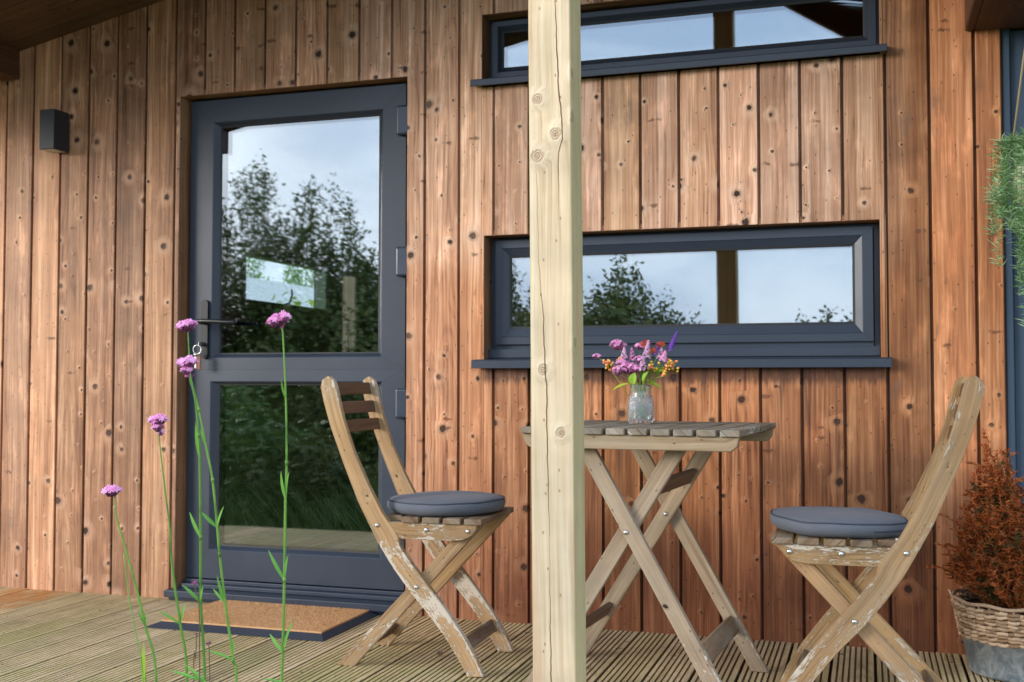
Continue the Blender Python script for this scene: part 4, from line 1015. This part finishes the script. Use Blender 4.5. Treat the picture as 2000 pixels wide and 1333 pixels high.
m.tube([(.190*math.cos(2*math.pi*i/60), .190*math.sin(2*math.pi*i/60), .229+.003*math.sin(i)) for i in range(61)], .006, 6)
m.tube([(-.186, -.02, .222), (-.197, -.022, .236), (-.203, -.024, .252)], .003, 5)
m.build('wicker_band', M_WICK, pot)
m = MB(); m.lathe([(0, .2), (.172, .2)], 32, cap=False); m.build('soil', M_SOIL, pot)
ht = thing('heather', (PX, PY, .2), 'bushy rust brown heather growing in the wicker basket', 'plant')
m = MB(); mg = MB(); ms = MB(); RH = random.Random(4)
def sprig(base, tip, dens):
    base = Vector(base); tip = Vector(tip); mid = base.lerp(tip, .5)+Vector((RH.gauss(0, .012), RH.gauss(0, .012), .02)); P = smooth3([base, mid, tip], 10)
    ms.tube(P, [.0013]*len(P), 4)
    L_ = (tip-base).length; n = int(L_*dens)
    for i in range(n):
        u_ = RH.random()**.75; q = P[0].lerp(P[-1], u_) if False else P[min(len(P)-1, int(u_*(len(P)-1)))].lerp(P[min(len(P)-1, int(u_*(len(P)-1))+1)], RH.random())
        a = RH.uniform(0, 6.28); d = Vector((math.cos(a), math.sin(a), RH.uniform(.1, 1.1)))
        ln = RH.uniform(.008, .018); tgt = m if (RH.random() < .38+.75*u_*1.1) else mg
        tgt.leaf(q, d, rdir(), ln, RH.uniform(.0035, .006), .2, r=RH.random(), seg=1)
for i in range(380):
    a = RH.uniform(0, 6.28); t_ = math.sqrt(RH.random()); hh = (.61-.50*t_**.85)*RH.uniform(.62, 1.02)
    cx, cy = -.085*(1-t_), .0
    tp = (PX+cx+.215*t_*math.cos(a), PY+cy+.19*t_*math.sin(a), .2+max(.06, hh))
    bs = (PX+.11*t_*math.cos(a)*RH.uniform(.4, 1), PY+.11*t_*math.sin(a)*RH.uniform(.4, 1), .2)
    if tp[1] > -.012: tp = (tp[0], -.012, tp[2])
    sprig(bs, tp, 330)
    for q in range(3):
        f = RH.uniform(.35, .9); b2 = Vector(bs).lerp(Vector(tp), f); t2 = b2+Vector((RH.gauss(0, .035), RH.gauss(0, .03), RH.uniform(.03, .085)))
        if t2.y > -.012: t2.y = -.012
        sprig(b2, t2, 420)
o = (PX, PY, .2)
m.build('rusty_foliage', M_HEATH, ht, org=o); mg.build('green_foliage', M_HEATHG, ht, org=o); ms.build('twigs', M_HEATH, ht, org=o)

# ================================================================ HANGING PLANT
HXX, HYY = .502, -.62
hp = thing('hanging_planter', (HXX, HYY, 1.45), 'cream pot hung on a jute rope in front of the navy side door', 'hanging pot')
m = MB(); m.lathe([(.0, -.09), (.06, -.085), (.10, -.04), (.112, .01), (.105, .05), (.09, .07), (.084, .07), (.09, .04), (0, .03)], 40, cap=False); m.build('hanging_pot', M_CERAM, hp)
m = MB()
for (sx, sy) in ((-1, -.2), (1, -.2), (0, 1)): m.tube([(sx*.074, sy*.074, .06), (sx*.045, sy*.03, .35), (0, 0, .66), (0, 0, 1.2)], .0032, 7)
m.tube([(-.112, .0, .1), (-.078, .0, .36), (-.04, 0, .60)], .0032, 7)
m.build('rope', M_ROPE, hp)
hf = thing('trailing_fern', (HXX, HYY, 1.48), 'feathery green asparagus fern trailing from the hanging pot', 'plant'); RF = random.Random(8)
m = MB(); ms = MB(); o = (HXX, HYY, 1.48)
for i in range(120):
    a = RF.uniform(0, 6.28); out = RF.uniform(.05, .15); drop = RF.choice([RF.uniform(.02, .2), RF.uniform(.1, .33), RF.uniform(.22, .44)])
    if drop > .3: out *= .75
    s0 = Vector((HXX+.05*math.cos(a), HYY+.05*math.sin(a), 1.51)); s1 = Vector((HXX+(out*.8+.03)*math.cos(a), HYY+out*.8*math.sin(a), 1.56+RF.uniform(-.01, .03)))
    s2 = Vector((HXX+(out+.025)*math.cos(a), HYY+out*math.sin(a), 1.5-drop*.5)); s3 = s2+Vector((RF.gauss(0.0, .02), RF.gauss(0, .02), -drop*.5))
    P = smooth3([s0, s1, s2, s3], 24); ms.tube(P, .0009, 4)
    for j, q in enumerate(P[5:]):
        for k in range(9):
            d = rdir(); d.z = d.z*.6+.15
            m.leaf(q+Vector((RF.gauss(0, .004), RF.gauss(0, .004), RF.gauss(0, .006))), d, rdir(), RF.uniform(.012, .034), .0026, RF.uniform(.0, .7), r=RF.random(), seg=2)
m.build('foliage', M_FERN, hf, org=o); ms.build('stems', M_STEM, hf, org=o)

# ================================================================ GARDEN SEEN IN THE REFLECTIONS
def tree(name, x, y, h, spread, nb, lab, cat, mat, seed, leaf=.08, dens=52, low=.12, z0=-.36, group=None):
    rr = random.Random(seed); t = thing(name, (x, y, z0), lab, cat, group)
    tr = MB(); lv = MB()
    def rv(): return Vector((rr.gauss(0, 1), rr.gauss(0, 1), rr.gauss(0, 1))).normalized()
    tr.tube([(0, 0, 0), (.03, .02, h*.25), (-.02, .03, h*.5)], [.05+h*.012, .04+h*.006, .02], 8)
    for i in range(nb):
        a = rr.uniform(0, 6.28); tt = math.sqrt(rr.random()); top = h*(1-.36*tt**1.3)*rr.uniform(.74, 1.0); zb = rr.uniform(low, .45)*h
        P = smooth3([(0, 0, zb*.6), (spread*tt*.55*math.cos(a), spread*tt*.55*math.sin(a), zb+(top-zb)*.35), (spread*tt*math.cos(a)*.95, spread*tt*math.sin(a)*.95, top)], 12)
        n = len(P); tr.tube(P, [.014*(1-k/n)+.002 for k in range(n)], 5)
        for k in range(2, n):
            m_ = int(dens*1.25*(1.1-.62*k/n))
            for q in range(m_):
                wv = .44*(1.1-.85*k/n); p = P[k]+Vector((rr.gauss(0, wv*.5), rr.gauss(0, wv*.5), rr.gauss(0, .10)))
                d = rv(); s_ = d.cross(rv()); s_.normalize(); l_ = leaf*rr.uniform(.6, 1.2)
                lv.add([p, p+d*l_*.5-s_*l_*.24, p+d*l_, p+d*l_*.5+s_*l_*.24], [(0, 1, 2, 3)], [[(0, 0), (1, 0), (1, 1), (0, 1)]], rr.random())
    tr.build('trunk', M_BARK, t); lv.build('crown', mat, t)
    return t
TG = 'garden trees seen only as reflections in the glass'
for i, (nm, x, y, h, sp, nb, lab, mt_) in enumerate([
    ('garden_tree', -9.6, -9.6, 3.9, 1.3, 34, 'ruddy leaved tree reflected at the left edge of the door glass', M_TLEAF2),
    ('garden_tree', -8.35, -10., 4.75, 1.15, 30, 'tallest pointed tree reflected in the door glass', M_TLEAF),
    ('garden_tree', -7.55, -10.2, 4.45, 1.05, 28, 'pointed tree right of the tallest one reflected in the door glass', M_TLEAF),
    ('garden_tree', -6.85, -9.8, 3.75, 1.0, 28, 'lower bushy tree reflected at the right of the door glass', M_TLEAF),
    ('garden_tree', -6.0, -10.0, 3.1, .9, 22, 'low ruddy shrub reflected at the right edge of the door glass', M_TLEAF2),
    ('garden_tree', -5.0, -9.6, 3.5, 1.1, 26, 'leafy tree reflected at the left end of the lower window', M_TLEAF),
    ('garden_tree', -3.9, -10., 2.95, 1.0, 28, 'rounded shrub reflected left of the post in the lower window', M_TLEAF),
    ('garden_tree', -3.0, -10., 3.0, .9, 30, 'shrub with two tips reflected in the middle of the lower window', M_TLEAF),
    ('garden_tree', -2.35, -10.3, 2.3, .7, 20, 'lowest shrub reflected before the dark bar in the lower window', M_TLEAF)]):
    tree(nm, x, y, h, sp, nb, lab, 'tree', mt_, 100+i, group=TG)
tree('garden_tree', -.78, -17., 2.9, .9, 16, 'small far tree reflected at the right of the lower window', 'tree', M_TLEAF, 77, leaf=.1, dens=50, group=TG)
# a dense hedge below the trees
hg = MB(); rh = random.Random(21)
for i in range(16000):
    x = rh.uniform(-13, -2.0); y = rh.uniform(-9.9, -8.6); top = 1.75+.35*math.sin(x*1.7)+.2*math.sin(x*4.1)-(max(0, x+3.2)*.9); z = -.36+rh.random()**.7*(top+.36)
    d = rdir(); s_ = d.cross(rdir()); s_.normalize(); l_ = rh.uniform(.07, .14); p = Vector((x, y, z))
    hg.add([p, p+d*l_*.5-s_*l_*.3, p+d*l_, p+d*l_*.5+s_*l_*.3], [(0, 1, 2, 3)], [[(0, 0), (1, 0), (1, 1), (0, 1)]], rh.random())
hg.box((-13, -9.9, -.36), (-2.6, -9.4, 1.1), 0)
tag(hg.build('hedge', M_TLEAF), 'long dark garden hedge reflected in the lower half of the door glass', 'hedge')
# planting in front of the deck, seen low in the door reflection
for i, (x, y, h) in enumerate([(-4.6, -3.6, .9), (-3.9, -3.1, .7), (-5.4, -4.2, 1.2), (-6.2, -5.2, 1.4), (-3.1, -5.4, .75), (-4.66, -5.35, 1.62)]):
    tree('border_shrub', x, y, h+.3, .4+.1*h, 14, ['grassy border shrub nearest the deck in the door reflection', 'small border shrub left of the verbenas', 'broad border shrub at the left of the lawn', 'tall border shrub by the hedge', 'low border shrub out on the lawn', 'rounded border shrub before the hedge'][i], 'shrub', M_TLEAF if i % 2 else M_GRASS, 300+i, leaf=.07, dens=40, low=.02, group='border shrubs in front of the deck')
gp = MB(); gp.box((-4.96, -5.89, -.36), (-4.87, -5.80, 1.94), 2)
tag(gp.build('garden_post', M_POST, bevel=.004), 'pale timber post in the garden reflected at the right of the door glass', 'post')
gc = MB(); rg_ = random.Random(31)
for i in range(14000):
    x = rg_.uniform(-7.5, -.9); y = rg_.uniform(-3.6, -2.2); hmax = .40 if y > -2.7 else .55
    a = rg_.uniform(0, 6.28); d = Vector((math.cos(a)*.5, math.sin(a)*.5, 1)); 
    gc.leaf((x, y, -.36), d, (math.sin(a), -math.cos(a), .2), rg_.uniform(.25, 1.)*(hmax+.3)*.9, rg_.uniform(.010, .022), rg_.uniform(.1, .5), r=rg_.random(), seg=2)
tag(gc.build('ground_cover', M_GRASS), 'tangled green border planting along the front of the deck', 'plants', kind='stuff')
# beyond the room's far window
gh = thing('greenhouse', (-10.4, 14., -.36), 'pale greenhouse seen through the far room window', 'greenhouse')
m = MB(); m.box((-1.2, -3, 0), (1.2, 3, 2.25), 2); m.build('glazing', M_PALE, gh)
m = MB()
m.add([(-1.3, -3.05, 2.25), (1.3, -3.05, 2.25), (0, -3.05, 3.1), (-1.3, 3.05, 2.25), (1.3, 3.05, 2.25), (0, 3.05, 3.1)], [(0, 1, 2), (5, 4, 3), (1, 4, 5, 2), (0, 2, 5, 3), (0, 3, 4, 1)], [[(0, 0)]*3, [(0, 0)]*3, [(0, 0)]*4, [(0, 0)]*4, [(0, 0)]*4])
m.build('glass_roof', M_PALE, gh)
m = MB()
for k in range(9): m.box((1.19, -3+k*.74, 0), (1.23, -2.96+k*.74, 2.26), 2)
m.box((1.2, -3.06, 2.22), (1.34, 3.06, 2.3), 1); m.build('glazing_bars', M_WHITE, gh)
for i, (x, y, h) in enumerate([(-6.8, 7.0, 2.15), (-7.0, 8.3, 2.2), (-7.1, 9.7, 2.25), (-13.0, 17., 5.4), (-13.2, 20.5, 5.8), (-12.9, 14.5, 5.2)]):
    tree('garden_shrub', x, y, h+.36, .8, 16, ['bright shrub outside the far room window, nearest', 'bright shrub outside the far room window, in the middle', 'bright shrub outside the far room window, before the greenhouse', 'tree behind the greenhouse on the left', 'tree furthest behind the greenhouse', 'tree right behind the greenhouse roof'][i], 'shrub', M_BLEAF if i < 3 else M_VLEAF, 500+i, leaf=.09, dens=45, group='greenery outside the far room window')
